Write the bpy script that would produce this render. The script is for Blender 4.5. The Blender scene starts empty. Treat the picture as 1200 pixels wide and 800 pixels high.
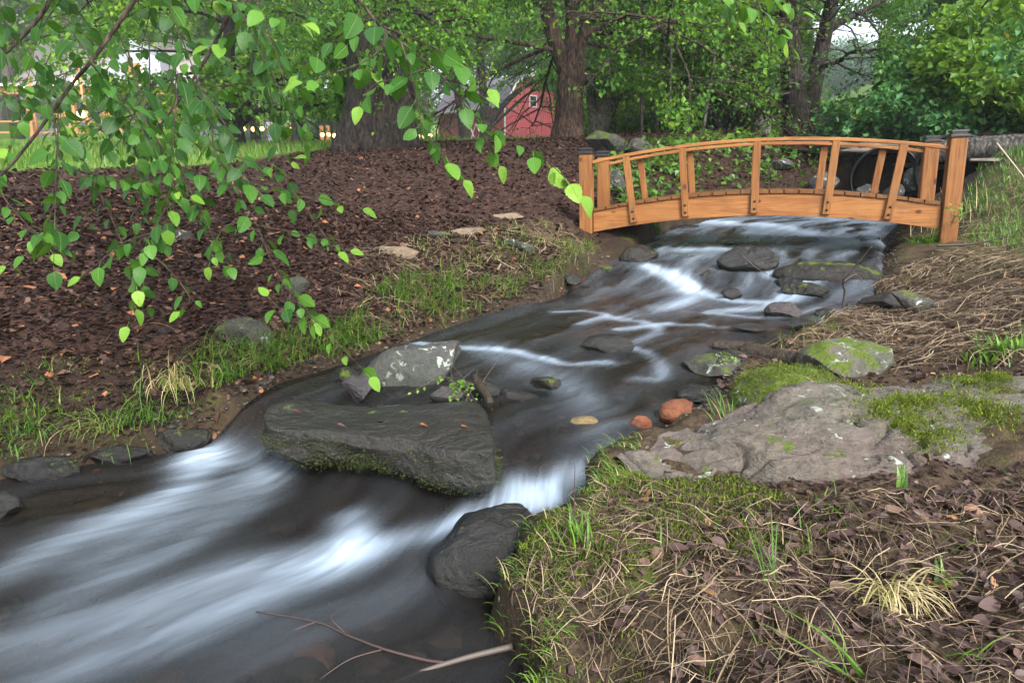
import bpy, bmesh, math, random
import numpy as np
from mathutils import Vector, Matrix, Euler

scn = bpy.context.scene
COL = scn.collection
RNG = np.random.default_rng(7)
R = math.radians

# ------------------------------------------------------------------ camera geometry
PITCH = math.atan(193 / 800); CAMZ = .80; FPX = 800.0
CF = np.array([0, math.cos(PITCH), -math.sin(PITCH)])
CU = np.array([0, math.sin(PITCH), math.cos(PITCH)])
CAM = np.array([0, 0, CAMZ])
def ray(px, py):
    return CF + (px - 600) / FPX * np.array([1., 0, 0]) + (400 - py) / FPX * CU
def atz(px, py, z):
    d = ray(px, py); return CAM + d * (z - CAMZ) / d[2]
def aty(px, py, y):
    d = ray(px, py); return CAM + d * y / d[1]

# ------------------------------------------------------------------ noise
def _hash(ix, iy, iz, seed):
    h = (ix * 374761393 + iy * 668265263 + iz * 2147483647 + seed * 144665) & 0xffffffff
    h = ((h ^ (h >> 13)) * 1274126177) & 0xffffffff
    h = ((h ^ (h >> 16)) * 2246822519) & 0xffffffff
    return ((h ^ (h >> 15)) & 0xffffff) / float(0xffffff)
def vnoise(P, seed=0):
    P = np.asarray(P, float)
    if P.shape[1] == 2: P = np.c_[P, np.zeros(len(P))]
    I = np.floor(P).astype(np.int64); f = P - I
    f = f * f * f * (f * (f * 6 - 15) + 10)
    out = 0
    for dx in (0, 1):
        wx = f[:, 0] if dx else 1 - f[:, 0]
        for dy in (0, 1):
            wy = f[:, 1] if dy else 1 - f[:, 1]
            for dz in (0, 1):
                wz = f[:, 2] if dz else 1 - f[:, 2]
                out = out + wx * wy * wz * _hash(I[:, 0] + dx, I[:, 1] + dy, I[:, 2] + dz, seed)
    return out * 2 - 1
def fbm(P, seed=0, oct=4, lac=2.03, gain=.5):
    P = np.asarray(P, float); a = 1; s = 0; tot = 0
    for o in range(oct):
        s = s + a * vnoise(P, seed + o * 17); tot += a
        P = P * lac; a *= gain
    return s / tot
def sstep(x, a, b):
    t = np.clip((x - a) / (b - a), 0, 1); return t * t * (3 - 2 * t)

# ------------------------------------------------------------------ mesh helpers
def mk(name, V, F, mats, parent=None, attrs=None, smooth=True, midx=None):
    """V (n,3); F list of arrays (m,3)/(m,4); links ONE mesh object"""
    if not isinstance(F, (list, tuple)): F = [F]
    F = [np.asarray(f, np.int32) for f in F if len(f)]
    me = bpy.data.meshes.new(name)
    V = np.asarray(V, np.float32)
    me.vertices.add(len(V)); me.vertices.foreach_set('co', V.ravel())
    nl = sum(f.size for f in F); npoly = sum(len(f) for f in F)
    me.loops.add(nl); me.polygons.add(npoly)
    me.loops.foreach_set('vertex_index', np.concatenate([f.ravel() for f in F]))
    tot = np.concatenate([np.full(len(f), f.shape[1], np.int32) for f in F])
    st = np.concatenate([[0], np.cumsum(tot)[:-1]]).astype(np.int32)
    me.polygons.foreach_set('loop_start', st); me.polygons.foreach_set('loop_total', tot)
    if midx is not None: me.polygons.foreach_set('material_index', np.asarray(midx, np.int32))
    me.polygons.foreach_set('use_smooth', np.full(npoly, smooth, bool))
    if attrs:
        for k, a in attrs.items():
            a = np.asarray(a, np.float32)
            if a.ndim == 2:
                at = me.attributes.new(k, 'FLOAT_VECTOR', 'POINT'); at.data.foreach_set('vector', a.ravel())
            else:
                at = me.attributes.new(k, 'FLOAT', 'POINT'); at.data.foreach_set('value', a)
    me.update(calc_edges=True); me.validate()
    for m in (mats if isinstance(mats, (list, tuple)) else [mats]): me.materials.append(m)
    o = bpy.data.objects.new(name, me); COL.objects.link(o)
    if parent is not None: o.parent = parent
    return o
def tag(o, label=None, cat=None, group=None, kind=None):
    if label: o['label'] = label
    if cat: o['category'] = cat
    if group: o['group'] = group
    if kind: o['kind'] = kind
    return o
def empty(name, loc, label, cat, group=None, rot=None):
    o = bpy.data.objects.new(name, None); COL.objects.link(o); o.location = tuple(loc)
    o.empty_display_size = .1
    if rot: o.rotation_euler = rot
    return tag(o, label, cat, group)
class MB:
    """collects shapes into one mesh"""
    def __init__(s): s.V = []; s.F = []; s.n = 0; s.A = []
    def add(s, V, F, a=0.0):
        V = np.asarray(V, float).reshape(-1, 3)
        for f in (F if isinstance(F, list) else [F]):
            f = np.asarray(f, np.int64)
            if len(f): s.F.append(f + s.n)
        s.V.append(V); s.n += len(V)
        s.A.append(np.broadcast_to(np.asarray(a, float), (len(V),)))
    def build(s, name, mat, parent=None, smooth=True, attr=None):
        if not s.V: return None
        V = np.concatenate(s.V)
        tri = [f for f in s.F if f.shape[1] == 3]; quad = [f for f in s.F if f.shape[1] == 4]
        F = []
        if tri: F.append(np.concatenate(tri))
        if quad: F.append(np.concatenate(quad))
        return mk(name, V, F, mat, parent, {attr: np.concatenate(s.A)} if attr else None, smooth)
BOXF = np.array([[0,3,2,1],[4,5,6,7],[0,1,5,4],[1,2,6,5],[2,3,7,6],[3,0,4,7]])
def boxV(x0, x1, y0, y1, z0, z1):
    return np.array([[x0,y0,z0],[x1,y0,z0],[x1,y1,z0],[x0,y1,z0],[x0,y0,z1],[x1,y0,z1],[x1,y1,z1],[x0,y1,z1]], float)
def bevel(o, w=.004, seg=2):
    m = o.modifiers.new('b', 'BEVEL'); m.width = w; m.segments = seg; m.limit_method = 'ANGLE'; return o
def tubeVF(P, rad, ns=8, bark=0, seed=0, cap=True, flute=0):
    P = np.asarray(P, float); n = len(P); rad = np.broadcast_to(np.asarray(rad, float), (n,))
    T = np.gradient(P, axis=0); T /= np.linalg.norm(T, axis=1)[:, None] + 1e-9
    ref = np.array([1., 0, 0]) if abs(T[0, 0]) < .8 else np.array([0, 1., 0])
    N = np.zeros_like(P); nn = ref - T[0] * (ref @ T[0]); nn /= np.linalg.norm(nn)
    for i in range(n):
        nn = nn - T[i] * (nn @ T[i]); nn /= np.linalg.norm(nn) + 1e-9; N[i] = nn
    B = np.cross(T, N)
    a = np.arange(ns) * 2 * np.pi / ns
    D = np.cos(a)[None, :, None] * N[:, None, :] + np.sin(a)[None, :, None] * B[:, None, :]
    rr = np.repeat(rad[:, None], ns, 1)
    if bark:
        L = np.r_[0, np.cumsum(np.linalg.norm(np.diff(P, axis=0), axis=1))]
        cyl = np.stack([np.cos(a)[None].repeat(n, 0), np.sin(a)[None].repeat(n, 0), L[:, None].repeat(ns, 1)], -1).reshape(-1, 3)
        q = cyl * np.array([5., 5., 2.2]); w = fbm(q, seed, 3)
        q2 = cyl * np.array([11., 11., 4.]); w2 = 1 - np.abs(fbm(q2 + w[:, None] * .8, seed + 5, 2)) * 2.4
        rr = rr * (1 + bark * (w * .8 + w2 * .55).reshape(n, ns))
        if flute: rr = rr * (1 + flute * np.clip(1 - L[:, None] / .8, 0, 1) ** 2 * (.5 + .5 * np.cos(a[None] * 5 + seed)))
    V = P[:, None, :] + D * rr[:, :, None]
    i = np.arange(n - 1)[:, None] * ns; j = np.arange(ns)[None]; j2 = (j + 1) % ns
    Fq = np.stack([i + j, i + j2, i + ns + j2, i + ns + j], -1).reshape(-1, 4)
    V = V.reshape(-1, 3)
    if cap:
        V = np.r_[V, P[[-1]] , P[[0]]]; k = (n - 1) * ns; jj = np.arange(ns)
        t1 = np.c_[k + jj, k + (jj + 1) % ns, np.full(ns, n * ns)]
        t0 = np.c_[(jj + 1) % ns, jj, np.full(ns, n * ns + 1)]
        return V, [Fq, np.r_[t1, t0]]
    return V, [Fq]
def catmull(P, n):
    P = np.asarray(P, float); m = len(P)
    if m == 2: return P[0] + (P[1] - P[0]) * np.linspace(0, 1, n)[:, None]
    Q = np.r_[[2 * P[0] - P[1]], P, [2 * P[-1] - P[-2]]]
    t = np.linspace(0, m - 1 - 1e-6, n); i = t.astype(int); f = (t - i)[:, None]
    a, b, c, d = Q[i], Q[i + 1], Q[i + 2], Q[i + 3]
    return .5 * (2 * b + (c - a) * f + (2 * a - 5 * b + 4 * c - d) * f ** 2 + (3 * b - a - 3 * c + d) * f ** 3)

# ------------------------------------------------------------------ materials
class NT:
    def __init__(s, name):
        s.m = bpy.data.materials.new(name); s.m.use_nodes = True; s.t = s.m.node_tree; s.t.nodes.clear()
        s.out = s.n('ShaderNodeOutputMaterial')
    def n(s, typ, **kw):
        nd = s.t.nodes.new(typ)
        for k, v in kw.items(): setattr(nd, k, v)
        return nd
    def l(s, a, b): s.t.links.new(a, b)
    def set(s, sock, v):
        if isinstance(v, bpy.types.NodeSocket): s.l(v, sock)
        elif sock.type == 'RGBA': sock.default_value = (*v, 1) if isinstance(v, (tuple, list)) else (v, v, v, 1)
        else: sock.default_value = v
    def coord(s, scale=(1, 1, 1), kind='Object', rot=(0, 0, 0)):
        c = s.n('ShaderNodeTexCoord'); mp = s.n('ShaderNodeMapping'); mp.inputs['Scale'].default_value = scale
        mp.inputs['Rotation'].default_value = rot
        s.l(c.outputs[kind], mp.inputs[0]); return mp.outputs[0]
    def wpos(s, scale=(1, 1, 1)):
        c = s.n('ShaderNodeNewGeometry'); mp = s.n('ShaderNodeMapping'); mp.inputs['Scale'].default_value = scale
        s.l(c.outputs['Position'], mp.inputs[0]); return mp.outputs[0]
    def noise(s, vec, scale, detail=5, rough=.55, dist=0):
        x = s.n('ShaderNodeTexNoise'); s.l(vec, x.inputs['Vector']); x.inputs['Scale'].default_value = scale
        x.inputs['Detail'].default_value = detail; x.inputs['Roughness'].default_value = rough; x.inputs['Distortion'].default_value = dist
        return x.outputs['Fac']
    def voro(s, vec, scale, feature='F1', out='Distance'):
        x = s.n('ShaderNodeTexVoronoi', feature=feature); s.l(vec, x.inputs['Vector']); x.inputs['Scale'].default_value = scale
        return x.outputs[out]
    def ramp(s, fac, stops, interp='LINEAR'):
        x = s.n('ShaderNodeValToRGB'); s.set(x.inputs[0], fac); e = x.color_ramp; e.interpolation = interp
        while len(e.elements) < len(stops): e.elements.new(.5)
        for el, (p, c) in zip(e.elements, stops):
            el.position = p; el.color = (*c, 1) if isinstance(c, (tuple, list)) else (c, c, c, 1)
        return x.outputs[0]
    def mix(s, fac, a, b, blend='MIX'):
        x = s.n('ShaderNodeMix', data_type='RGBA', blend_type=blend)
        s.set(x.inputs[0], fac); s.set(x.inputs[6], a); s.set(x.inputs[7], b); return x.outputs[2]
    def math(s, op, a, b=None, c=None, clamp=False):
        x = s.n('ShaderNodeMath', operation=op, use_clamp=clamp); s.set(x.inputs[0], a)
        if b is not None: s.set(x.inputs[1], b)
        if c is not None: s.set(x.inputs[2], c)
        return x.outputs[0]
    def attr(s, name): return s.n('ShaderNodeAttribute', attribute_name=name).outputs['Fac']
    def nz(s):
        g = s.n('ShaderNodeNewGeometry'); x = s.n('ShaderNodeSeparateXYZ'); s.l(g.outputs['Normal'], x.inputs[0]); return x.outputs[2]
    def bump(s, h, strength=.5, dist=.01):
        b = s.n('ShaderNodeBump'); s.l(h, b.inputs['Height']); b.inputs['Strength'].default_value = strength; b.inputs['Distance'].default_value = dist
        return b.outputs[0]
    def pbr(s, col, rough=.6, spec=.5, normal=None, metal=0, **kw):
        p = s.n('ShaderNodeBsdfPrincipled'); s.set(p.inputs['Base Color'], col); s.set(p.inputs['Roughness'], rough)
        s.set(p.inputs['Specular IOR Level'], spec); p.inputs['Metallic'].default_value = metal
        if normal is not None: s.l(normal, p.inputs['Normal'])
        for k, v in kw.items(): s.set(p.inputs[k], v)
        return p
    def done(s, sh):
        s.l(sh.outputs[0] if hasattr(sh, 'outputs') else sh, s.out.inputs['Surface']); return s.m
def flat(name, col, rough=.6, metal=0, spec=.5):
    t = NT(name); v = t.coord((1, 1, 1)); n = t.noise(v, 9, 4)
    c = t.mix(n, tuple(x * .78 for x in col), tuple(min(1, x * 1.15) for x in col))
    return t.done(t.pbr(c, rough, spec, t.bump(t.noise(v, 60, 3), .15, .004), metal))
def leafmat(name, stops, rough=.45, trans=.35, tcol=(.16, .3, .03), spec=.4, vein=False):
    t = NT(name); c = t.ramp(t.attr('rnd'), stops)
    nm = None
    if vein:   # pale midrib and side veins, leaf coordinates come with the mesh
        ax_ = t.math('ABSOLUTE', t.attr('lx')); fr = t.math('FRACT', t.math('MULTIPLY', t.math('SUBTRACT', t.attr('ly'), t.math('MULTIPLY', ax_, .75)), 7.5))
        sv = t.ramp(fr, [(.0, 1), (.10, .15), (.5, 0), (.9, .15), (1, 1)]); mr = t.ramp(ax_, [(.012, 1), (.035, 0)])
        vn = t.math('MAXIMUM', t.math('MULTIPLY', sv, .55), mr)
        c = t.mix(t.math('MULTIPLY', vn, .30), c, (.20, .30, .08))
        bl = t.noise(t.wpos(), 45, 3); c = t.mix(t.math('MULTIPLY', t.ramp(bl, [(.45, 0), (.75, 1)]), .35), c, (.05, .10, .015))
        nm = t.bump(t.math('SUBTRACT', 1, vn), .5, .003)
    p = t.pbr(c, rough, spec, nm)
    tr = t.n('ShaderNodeBsdfTranslucent'); t.l(t.mix(.65, c, tcol), tr.inputs[0])
    if nm is not None: t.l(nm, tr.inputs['Normal'])
    mx = t.n('ShaderNodeMixShader'); mx.inputs[0].default_value = trans
    t.l(p.outputs[0], mx.inputs[1]); t.l(tr.outputs[0], mx.inputs[2]); return t.done(mx)
def rockmat(name, c1, c2, moss=0.0, lichen=0.0, rough=.75, band=0, sc=1.0, wet=None, spec=.32):
    """wet: (z0,z1) heights below which the stone is darker and glossy (soaked)"""
    t = NT(name); v = t.wpos()
    vb = t.wpos((1, 1, 7)) if band else v
    n1 = t.noise(vb, 9 * sc, 7, .62, .3); n2 = t.noise(v, 55 * sc, 6, .7); n3 = t.noise(v, 2.5 * sc, 3)
    c = t.mix(t.ramp(n1, [(.32, 0), (.68, 1)]), c1, c2)
    c = t.mix(t.math('MULTIPLY', t.ramp(n2, [(.35, 1), (.6, 0)]), .55), c, tuple(x * .45 for x in c1))
    c = t.mix(t.math('MULTIPLY', t.ramp(n3, [(.4, 0), (.7, 1)]), .35), c, (c2[0] * 1.25, c2[1] * 1.05, c2[2] * .85))
    r = rough
    if lichen:
        lv = t.noise(v, 22 * sc, 6, .65, .8); lm = t.ramp(lv, [(.62 - .12 * lichen, 0), (.66 - .12 * lichen, 1)])
        c = t.mix(t.math('MULTIPLY', lm, .75), c, (.42, .50, .42))
    if wet is not None:
        g = t.n('ShaderNodeNewGeometry'); x = t.n('ShaderNodeSeparateXYZ'); t.l(g.outputs['Position'], x.inputs[0])
        h = t.math('ADD', x.outputs[2], t.math('MULTIPLY', n1, .05))
        wm = t.n('ShaderNodeMapRange'); t.l(h, wm.inputs[0]); wm.inputs[1].default_value = wet[1]; wm.inputs[2].default_value = wet[0]
        c = t.mix(t.math('MULTIPLY', wm.outputs[0], .72), c, (.012, .012, .013))
        r = t.math('MULTIPLY_ADD', wm.outputs[0], .22 - rough, rough)
    ol = t.noise(v, 3.3 * sc, 4); c = t.mix(t.math('MULTIPLY', t.ramp(ol, [(.46, 0), (.62, 1)]), .5), c, (c2[0] * .62, c2[1] * .74, c2[2] * .58))
    if moss:
        mn = t.noise(v, 14 * sc, 7, .7, .4); up = t.nz()
        mm = t.math('ADD', mn, t.math('MULTIPLY', up, .16)); mm = t.ramp(mm, [(.80 - .34 * moss, 0), (.87 - .34 * moss, 1)])
        mc = t.mix(t.noise(v, 130, 3), (.018, .04, .004), (.11, .15, .012))
        c = t.mix(mm, c, mc); r = t.mix(mm, r, .9) if not isinstance(r, float) else r
    hb = t.math('ADD', t.math('MULTIPLY', n2, .5), n1)
    hb = t.math('ADD', hb, t.math('MULTIPLY', t.math('ABSOLUTE', t.math('SUBTRACT', t.noise(vb, 4.5 * sc, 5, .65, .2), .5)), -.9)); nm = t.bump(hb, .95, .028 / sc)
    return t.done(t.pbr(c, r, spec, nm))
def barkmat(name, c1, c2, sc=1.0, green=0):
    t = NT(name); v = t.coord((7 * sc, 7 * sc, 2.1 * sc))
    n = t.noise(v, 4, 7, .65, .6); w = t.voro(v, 5, 'F1'); n2 = t.noise(t.coord(), 3 * sc, 3)
    k = t.math('ADD', n, t.math('MULTIPLY', w, -.35))
    c = t.mix(t.ramp(k, [(.22, 0), (.55, 1)]), c1, c2)
    if green: c = t.mix(t.math('MULTIPLY', t.ramp(n2, [(.5, 0), (.75, 1)]), green), c, (.06, .09, .03))
    return t.done(t.pbr(c, .85, .3, t.bump(k, 1.0, .05 / sc)))
def woodmat(name, axis, tone=1.0):
    t = NT(name); s = [26, 26, 26]; s['xyz'.index(axis)] = 1.3
    oi = t.n('ShaderNodeObjectInfo'); c = t.n('ShaderNodeTexCoord'); ad = t.n('ShaderNodeVectorMath', operation='ADD')
    t.l(c.outputs['Object'], ad.inputs[0])
    sc_ = t.n('ShaderNodeVectorMath', operation='SCALE'); t.l(oi.outputs['Location'], sc_.inputs[0]); sc_.inputs['Scale'].default_value = 3.7
    t.l(sc_.outputs[0], ad.inputs[1])
    mp = t.n('ShaderNodeMapping'); mp.inputs['Scale'].default_value = s; t.l(ad.outputs[0], mp.inputs[0]); v = mp.outputs[0]
    n = t.noise(v, 1.0, 5, .55, 1.2); n2 = t.noise(v, 5, 4, .6)
    big = t.noise(ad.outputs[0], 3.2, 3)
    k = tone
    col = t.ramp(n, [(.30, (.33*k, .138*k, .038*k)), (.48, (.41*k, .185*k, .056*k)), (.56, (.27*k, .10*k, .028*k)), (.72, (.44*k, .215*k, .074*k))])
    col = t.mix(t.math('MULTIPLY', t.ramp(n2, [(.54, 0), (.68, 1)]), .75), col, (.17 * k, .052 * k, .012 * k))
    col = t.mix(t.math('MULTIPLY', t.ramp(big, [(.45, 0), (.75, 1)]), .55), col, (.25 * k, .088 * k, .024 * k))
    stn = t.noise(ad.outputs[0], 9, 6, .7); col = t.mix(t.math('MULTIPLY', t.ramp(stn, [(.52, 0), (.70, 1)]), .38), col, (.13 * k, .085 * k, .05 * k))
    ks = [5.5, 5.5, 5.5]; ks['xyz'.index(axis)] = 3.6
    mk_ = t.n('ShaderNodeMapping'); mk_.inputs['Scale'].default_value = ks; t.l(ad.outputs[0], mk_.inputs[0])
    kn = t.voro(mk_.outputs[0], 1.6); col = t.mix(t.ramp(kn, [(.085, 1), (.15, 0)]), col, (.06, .02, .008))
    return t.done(t.pbr(col, .55, .25, t.bump(n2, .4, .003)))
SUN_AZ=155; EXPO=1.95; HAZE=.0012
# ------------------------------------------------------------------ stream cross-sections (far bank side, near bank side, water level)
def WZ(o):   # level of the water along its drops
    return np.interp(o, [0, .14, .165, .20, .285, .305, .33, .35, .38, .42], [0, .115, .135, .185, .26, .30, .34, .38, .43, .47])
XS = [((-5.5, 1.1), (-4.6, -.9), -.04), ((-3.6, 1.4), (-2.8, -.5), -.03), ((-2.3, 1.58), (-1.2, -.1), -.02), ((-1.42, 1.71), (-.42, .45), 0),
      ((-1.12, 1.86), (.0, .92), 0), ((-1.02, 1.90), (-.055, 1.10), 0), ((-.95, 1.93), (.0, 1.25), 0), ((-.885, 1.965), (.10, 1.42), .0), ((-.86, 2.03), (.17, 1.60), .115),
      ((-.77, 2.24), (.28, 1.70), .12), ((-.54, 2.55), (.48, 1.93), .125), ((-.30, 3.04), (.67, 2.19), .135), ((.0, 3.42), (.76, 2.40), .15),
      ((.23, 3.62), (1.0, 2.66), .16), ((.40, 4.0), (1.55, 3.2), .17), ((.48, 4.2), (1.78, 3.42), .185), ((.58, 4.30), (1.87, 3.54), .265),
      ((.80, 4.65), (2.12, 3.95), .30), ((1.25, 5.7), (2.65, 4.95), .36), ((1.75, 6.35), (3.2, 5.7), .40), ((2.6, 6.9), (3.75, 6.2), .44), ((3.4, 7.3), (4.25, 6.6), .50)]
XL = np.array([x[0] for x in XS], float); XR = np.array([x[1] for x in XS], float); XZ = np.array([x[2] for x in XS], float)
def densify(P, n=12):
    k = len(P); t = np.linspace(0, k - 1, (k - 1) * n + 1); i = np.minimum(t.astype(int), k - 2); f = (t - i)[:, None]
    return P[i] * (1 - f) + P[i + 1] * f
DL, DR, DZ = densify(XL), densify(XR), densify(XZ[:, None])[:, 0]
def seg_dist(P, A):
    """distance from points to polyline A, and index of nearest vertex"""
    best = np.full(len(P), 1e9); bi = np.zeros(len(P), int)
    for i in range(len(A) - 1):
        a, b = A[i], A[i + 1]; d = b - a; L2 = d @ d + 1e-12
        t = np.clip(((P - a) @ d) / L2, 0, 1); q = P - a - t[:, None] * d
        r = np.sqrt((q ** 2).sum(1)); m = r < best; best[m] = r[m]; bi[m] = i + (t[m] > .5)
    return best, bi
def inpoly(P, poly):
    c = np.zeros(len(P), bool); n = len(poly); x, y = P[:, 0], P[:, 1]
    for i in range(n):
        x1, y1 = poly[i]; x2, y2 = poly[(i + 1) % n]
        m = ((y1 > y) != (y2 > y)); xi = (x2 - x1) * (y - y1) / (y2 - y1 + 1e-12) + x1
        c ^= m & (x < xi)
    return c
CHAN = np.r_[XL, XR[::-1]]

# ------------------------------------------------------------------ terrain height
def _cp():
    px = [  # (px, py, distance): points of the banks
        (100,478,1.98),(0,500,1.85),(200,455,2.1),(250,435,2.22),(330,418,2.4),(430,393,2.7),(500,362,3.15),(560,343,3.45),(600,322,3.75),(650,302,4.0),(680,280,4.6),
        (0,420,2.05),(100,400,2.25),(0,330,2.5),(150,330,2.7),(200,270,3.6),(60,250,3.9),(300,300,3.3),(400,300,3.6),(465,293,3.9),(530,265,4.4),(600,250,4.8),(640,262,4.7),
        (330,225,4.7),(450,220,5.2),(550,212,5.4),(620,205,5.8),(0,205,5.0),(430,345,3.1),(500,320,3.6),(220,370,2.55),(300,380,2.6),
        (1115,283,4.15),(1190,215,4.8),(1190,180,6),(1180,300,3.4),(1150,400,2.2),(1010,405,2.5),(950,425,2.3),(1080,345,3.2),(1065,292,4.0),(1120,320,3.3),
        (574,690,1.075),(640,603,1.27),(610,645,1.17),(738,556,1.48),(900,800,.78),(1200,800,.75),(1200,600,1.15),(900,610,1.22),(750,700,.98),(725,785,.87),(655,765,.91),(1050,700,.95),(1200,450,1.75),(1000,600,1.2),
        (445,172,8),(668,162,9.4),(350,178,8),(200,188,7),(0,190,6.6),(560,168,8.2),(720,175,7.6),(800,172,7.6),(900,172,7.8),(960,168,9.5),(750,215,6.5),(850,215,6.8),(930,210,7.1),
        (100,172,14),(300,172,14),(150,162,30),(-300,175,12),(-300,160,30),(650,168,20),(950,164,20),(800,164,40),(150,160,60),(600,166,60),(960,160,60)]
    P = [aty(*p) for p in px]
    W = [(3.9,7.7,1.16),(4.8,7.2,1.18),(6.2,7.2,1.22),(4.0,6.7,.62),(4.6,6.4,.75),(5.2,6.1,.95),
         (3,1,.55),(3,3,.66),(4,5,1.0),(1.6,0,.32),(.6,-.3,.22),(.3,.45,.2),(8,3,1.0),(10,10,1.22),(5.2,8.6,1.17),(7.2,8.6,1.17),(6,9.8,1.20),(4.2,9.0,1.17),(18,16,2.2),(30,25,4),(16,8,1.7),(9,14,1.42),(-.6,-1.2,.25),(-4,-2.2,.5),(0,-8,.8),(30,-10,2),(-30,-10,1.2),(-30,10,1.6),
         (-3,2.3,.42),(-5,3.2,.7),(-2.2,2.05,.25),(-7,2.4,.8),
         (0,120,7),(-90,150,24),(-40,110,10),(80,230,28),(115,235,36),(150,230,40),(-200,200,34),(200,200,40),(0,230,20),(40,120,7),(-150,-20,3),(150,-20,10),(150,60,18)]
    return np.r_[np.array(P), np.array(W, float)]
CP = _cp()
def warp(P):
    q = P[:, :2] - np.array([.4, 2.4]); r = np.sqrt((q ** 2).sum(1)) + 1e-9
    return q / r[:, None] * (2.5 * np.log1p(r / 2.5))[:, None]
def _tps_fit(C, z, lam=2e-3):
    n = len(C); d = np.sqrt(((C[:, None] - C[None]) ** 2).sum(-1)); K = np.where(d > 0, d * d * np.log(d + 1e-12), 0)
    A = np.zeros((n + 3, n + 3)); A[:n, :n] = K + lam * np.eye(n); Q = np.c_[np.ones(n), C]; A[:n, n:] = Q; A[n:, :n] = Q.T
    return np.linalg.solve(A, np.r_[z, 0, 0, 0])
CW = warp(CP); TPSW = _tps_fit(CW, CP[:, 2])
def bank_z(P):
    w = warp(P); out = np.empty(len(P))
    for a in range(0, len(P), 60000):
        q = w[a:a + 60000]; d2 = ((q[:, None] - CW[None]) ** 2).sum(-1)
        out[a:a + 60000] = (.5 * d2 * np.log(d2 + 1e-12)) @ TPSW[:-3] + TPSW[-3] + q @ TPSW[-2:]
    return out
def terrain(P):
    """heights and channel distance at points (n,2)"""
    z = bank_z(P)
    near = (P[:, 0] > -8) & (P[:, 0] < 6) & (P[:, 1] > -2.5) & (P[:, 1] < 9)
    sd = np.full(len(P), 9.0); side = np.zeros(len(P))
    Q = P[near] + np.c_[fbm(P[near] * 4.1, 3, 4), fbm(P[near] * 4.1, 8, 4)] * .065
    dl, il = seg_dist(Q, DL); dr, ir = seg_dist(Q, DR); ins = inpoly(Q, CHAN)
    d = np.minimum(dl, dr); wz = np.where(dl < dr, DZ[il], DZ[ir]); wl = (DZ[il] * dr + DZ[ir] * dl) / (dl + dr + 1e-9)
    zb = z[near]; lft = dl < dr
    zb = np.maximum(zb, wz + .03)
    wd = np.where(lft, .055, np.where(Q[:, 1] < 1.7, .05, .12))
    zo = (wz - .04) + (zb - (wz - .04)) * sstep(d, 0, wd) ** .7
    zi = wl - .04 - .13 * (1 - np.exp(-d / .18)) + .03 * fbm(Q * 6, 21, 3)
    z[near] = np.where(ins, zi, zo); sd[near] = np.where(ins, -d, d); side[near] = np.where(lft, 1, -1)
    r = np.sqrt((P[:, 0] - .3) ** 2 + (P[:, 1] - 3) ** 2)
    land = sstep(sd, 0, .12)
    P3 = np.c_[P, np.zeros(len(P))]
    am = np.where(r < 14, 1, .35)
    z = z + land * am * (.024 * fbm(P3 * 2.6, 31, 4) + .012 * fbm(P3 * 11, 37, 3)) + np.where(r > 14, .15, 0) * fbm(P3 * .15, 41, 3)
    lump = sstep(P[:, 0], -.2, .1) * sstep(2.4 - P[:, 1], 0, .6)      # the mossy mound is lumpier
    z = z + land * lump * (.022 * fbm(P3 * 8, 51, 4) + .012 * fbm(P3 * 30, 52, 3))
    return z, sd, side
GX = .3; GY = 2.0
def axis(n, b, lo, hi):
    u = np.linspace(-1, 1, n); s = np.sinh(b * u) / np.sinh(b); return np.where(s < 0, -lo * s * -1, hi * s)
ax = GX + axis(760, 6.6, 260, 260); ay = GY + axis(760, 6.6, 45, 300)
XX, YY = np.meshgrid(ax, ay); GP = np.c_[XX.ravel(), YY.ravel()]
GZ, GSD, GSIDE = terrain(GP); HZ = GZ.reshape(len(ay), len(ax)); HSD = (GSD * 1.0).reshape(HZ.shape)
def H(P, tab=None):
    P = np.atleast_2d(P); tab = HZ if tab is None else tab
    i = np.clip(np.searchsorted(ax, P[:, 0]) - 1, 0, len(ax) - 2); j = np.clip(np.searchsorted(ay, P[:, 1]) - 1, 0, len(ay) - 2)
    fx = np.clip((P[:, 0] - ax[i]) / (ax[i + 1] - ax[i]), 0, 1); fy = np.clip((P[:, 1] - ay[j]) / (ay[j + 1] - ay[j]), 0, 1)
    return (tab[j, i] * (1 - fx) + tab[j, i + 1] * fx) * (1 - fy) + (tab[j + 1, i] * (1 - fx) + tab[j + 1, i + 1] * fx) * fy
def hz(x, y): return float(H(np.array([[x, y]]))[0])
def ground_at(px, py, far=80):
    d = ray(px, py); t = np.geomspace(.6, far, 1500); P = CAM + d * t[:, None]
    k = np.nonzero(P[:, 2] < H(P[:, :2]))[0]
    if not len(k): return P[-1]
    p = P[k[0]].copy(); p[2] = hz(p[0], p[1]); return p
def gpoly(pts): return np.array([ground_at(*p)[:2] for p in pts])
def scatter(poly, dens, rng):
    lo, hi = poly.min(0), poly.max(0); n = int(np.prod(hi - lo) * dens)
    P = lo + rng.random((n, 2)) * (hi - lo); return P[inpoly(P, poly)]
def soft(P, poly, w):
    d, _ = seg_dist(P, np.r_[poly, poly[:1]]); ins = inpoly(P, poly); return sstep(np.where(ins, d, -d), -w, w)

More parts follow.
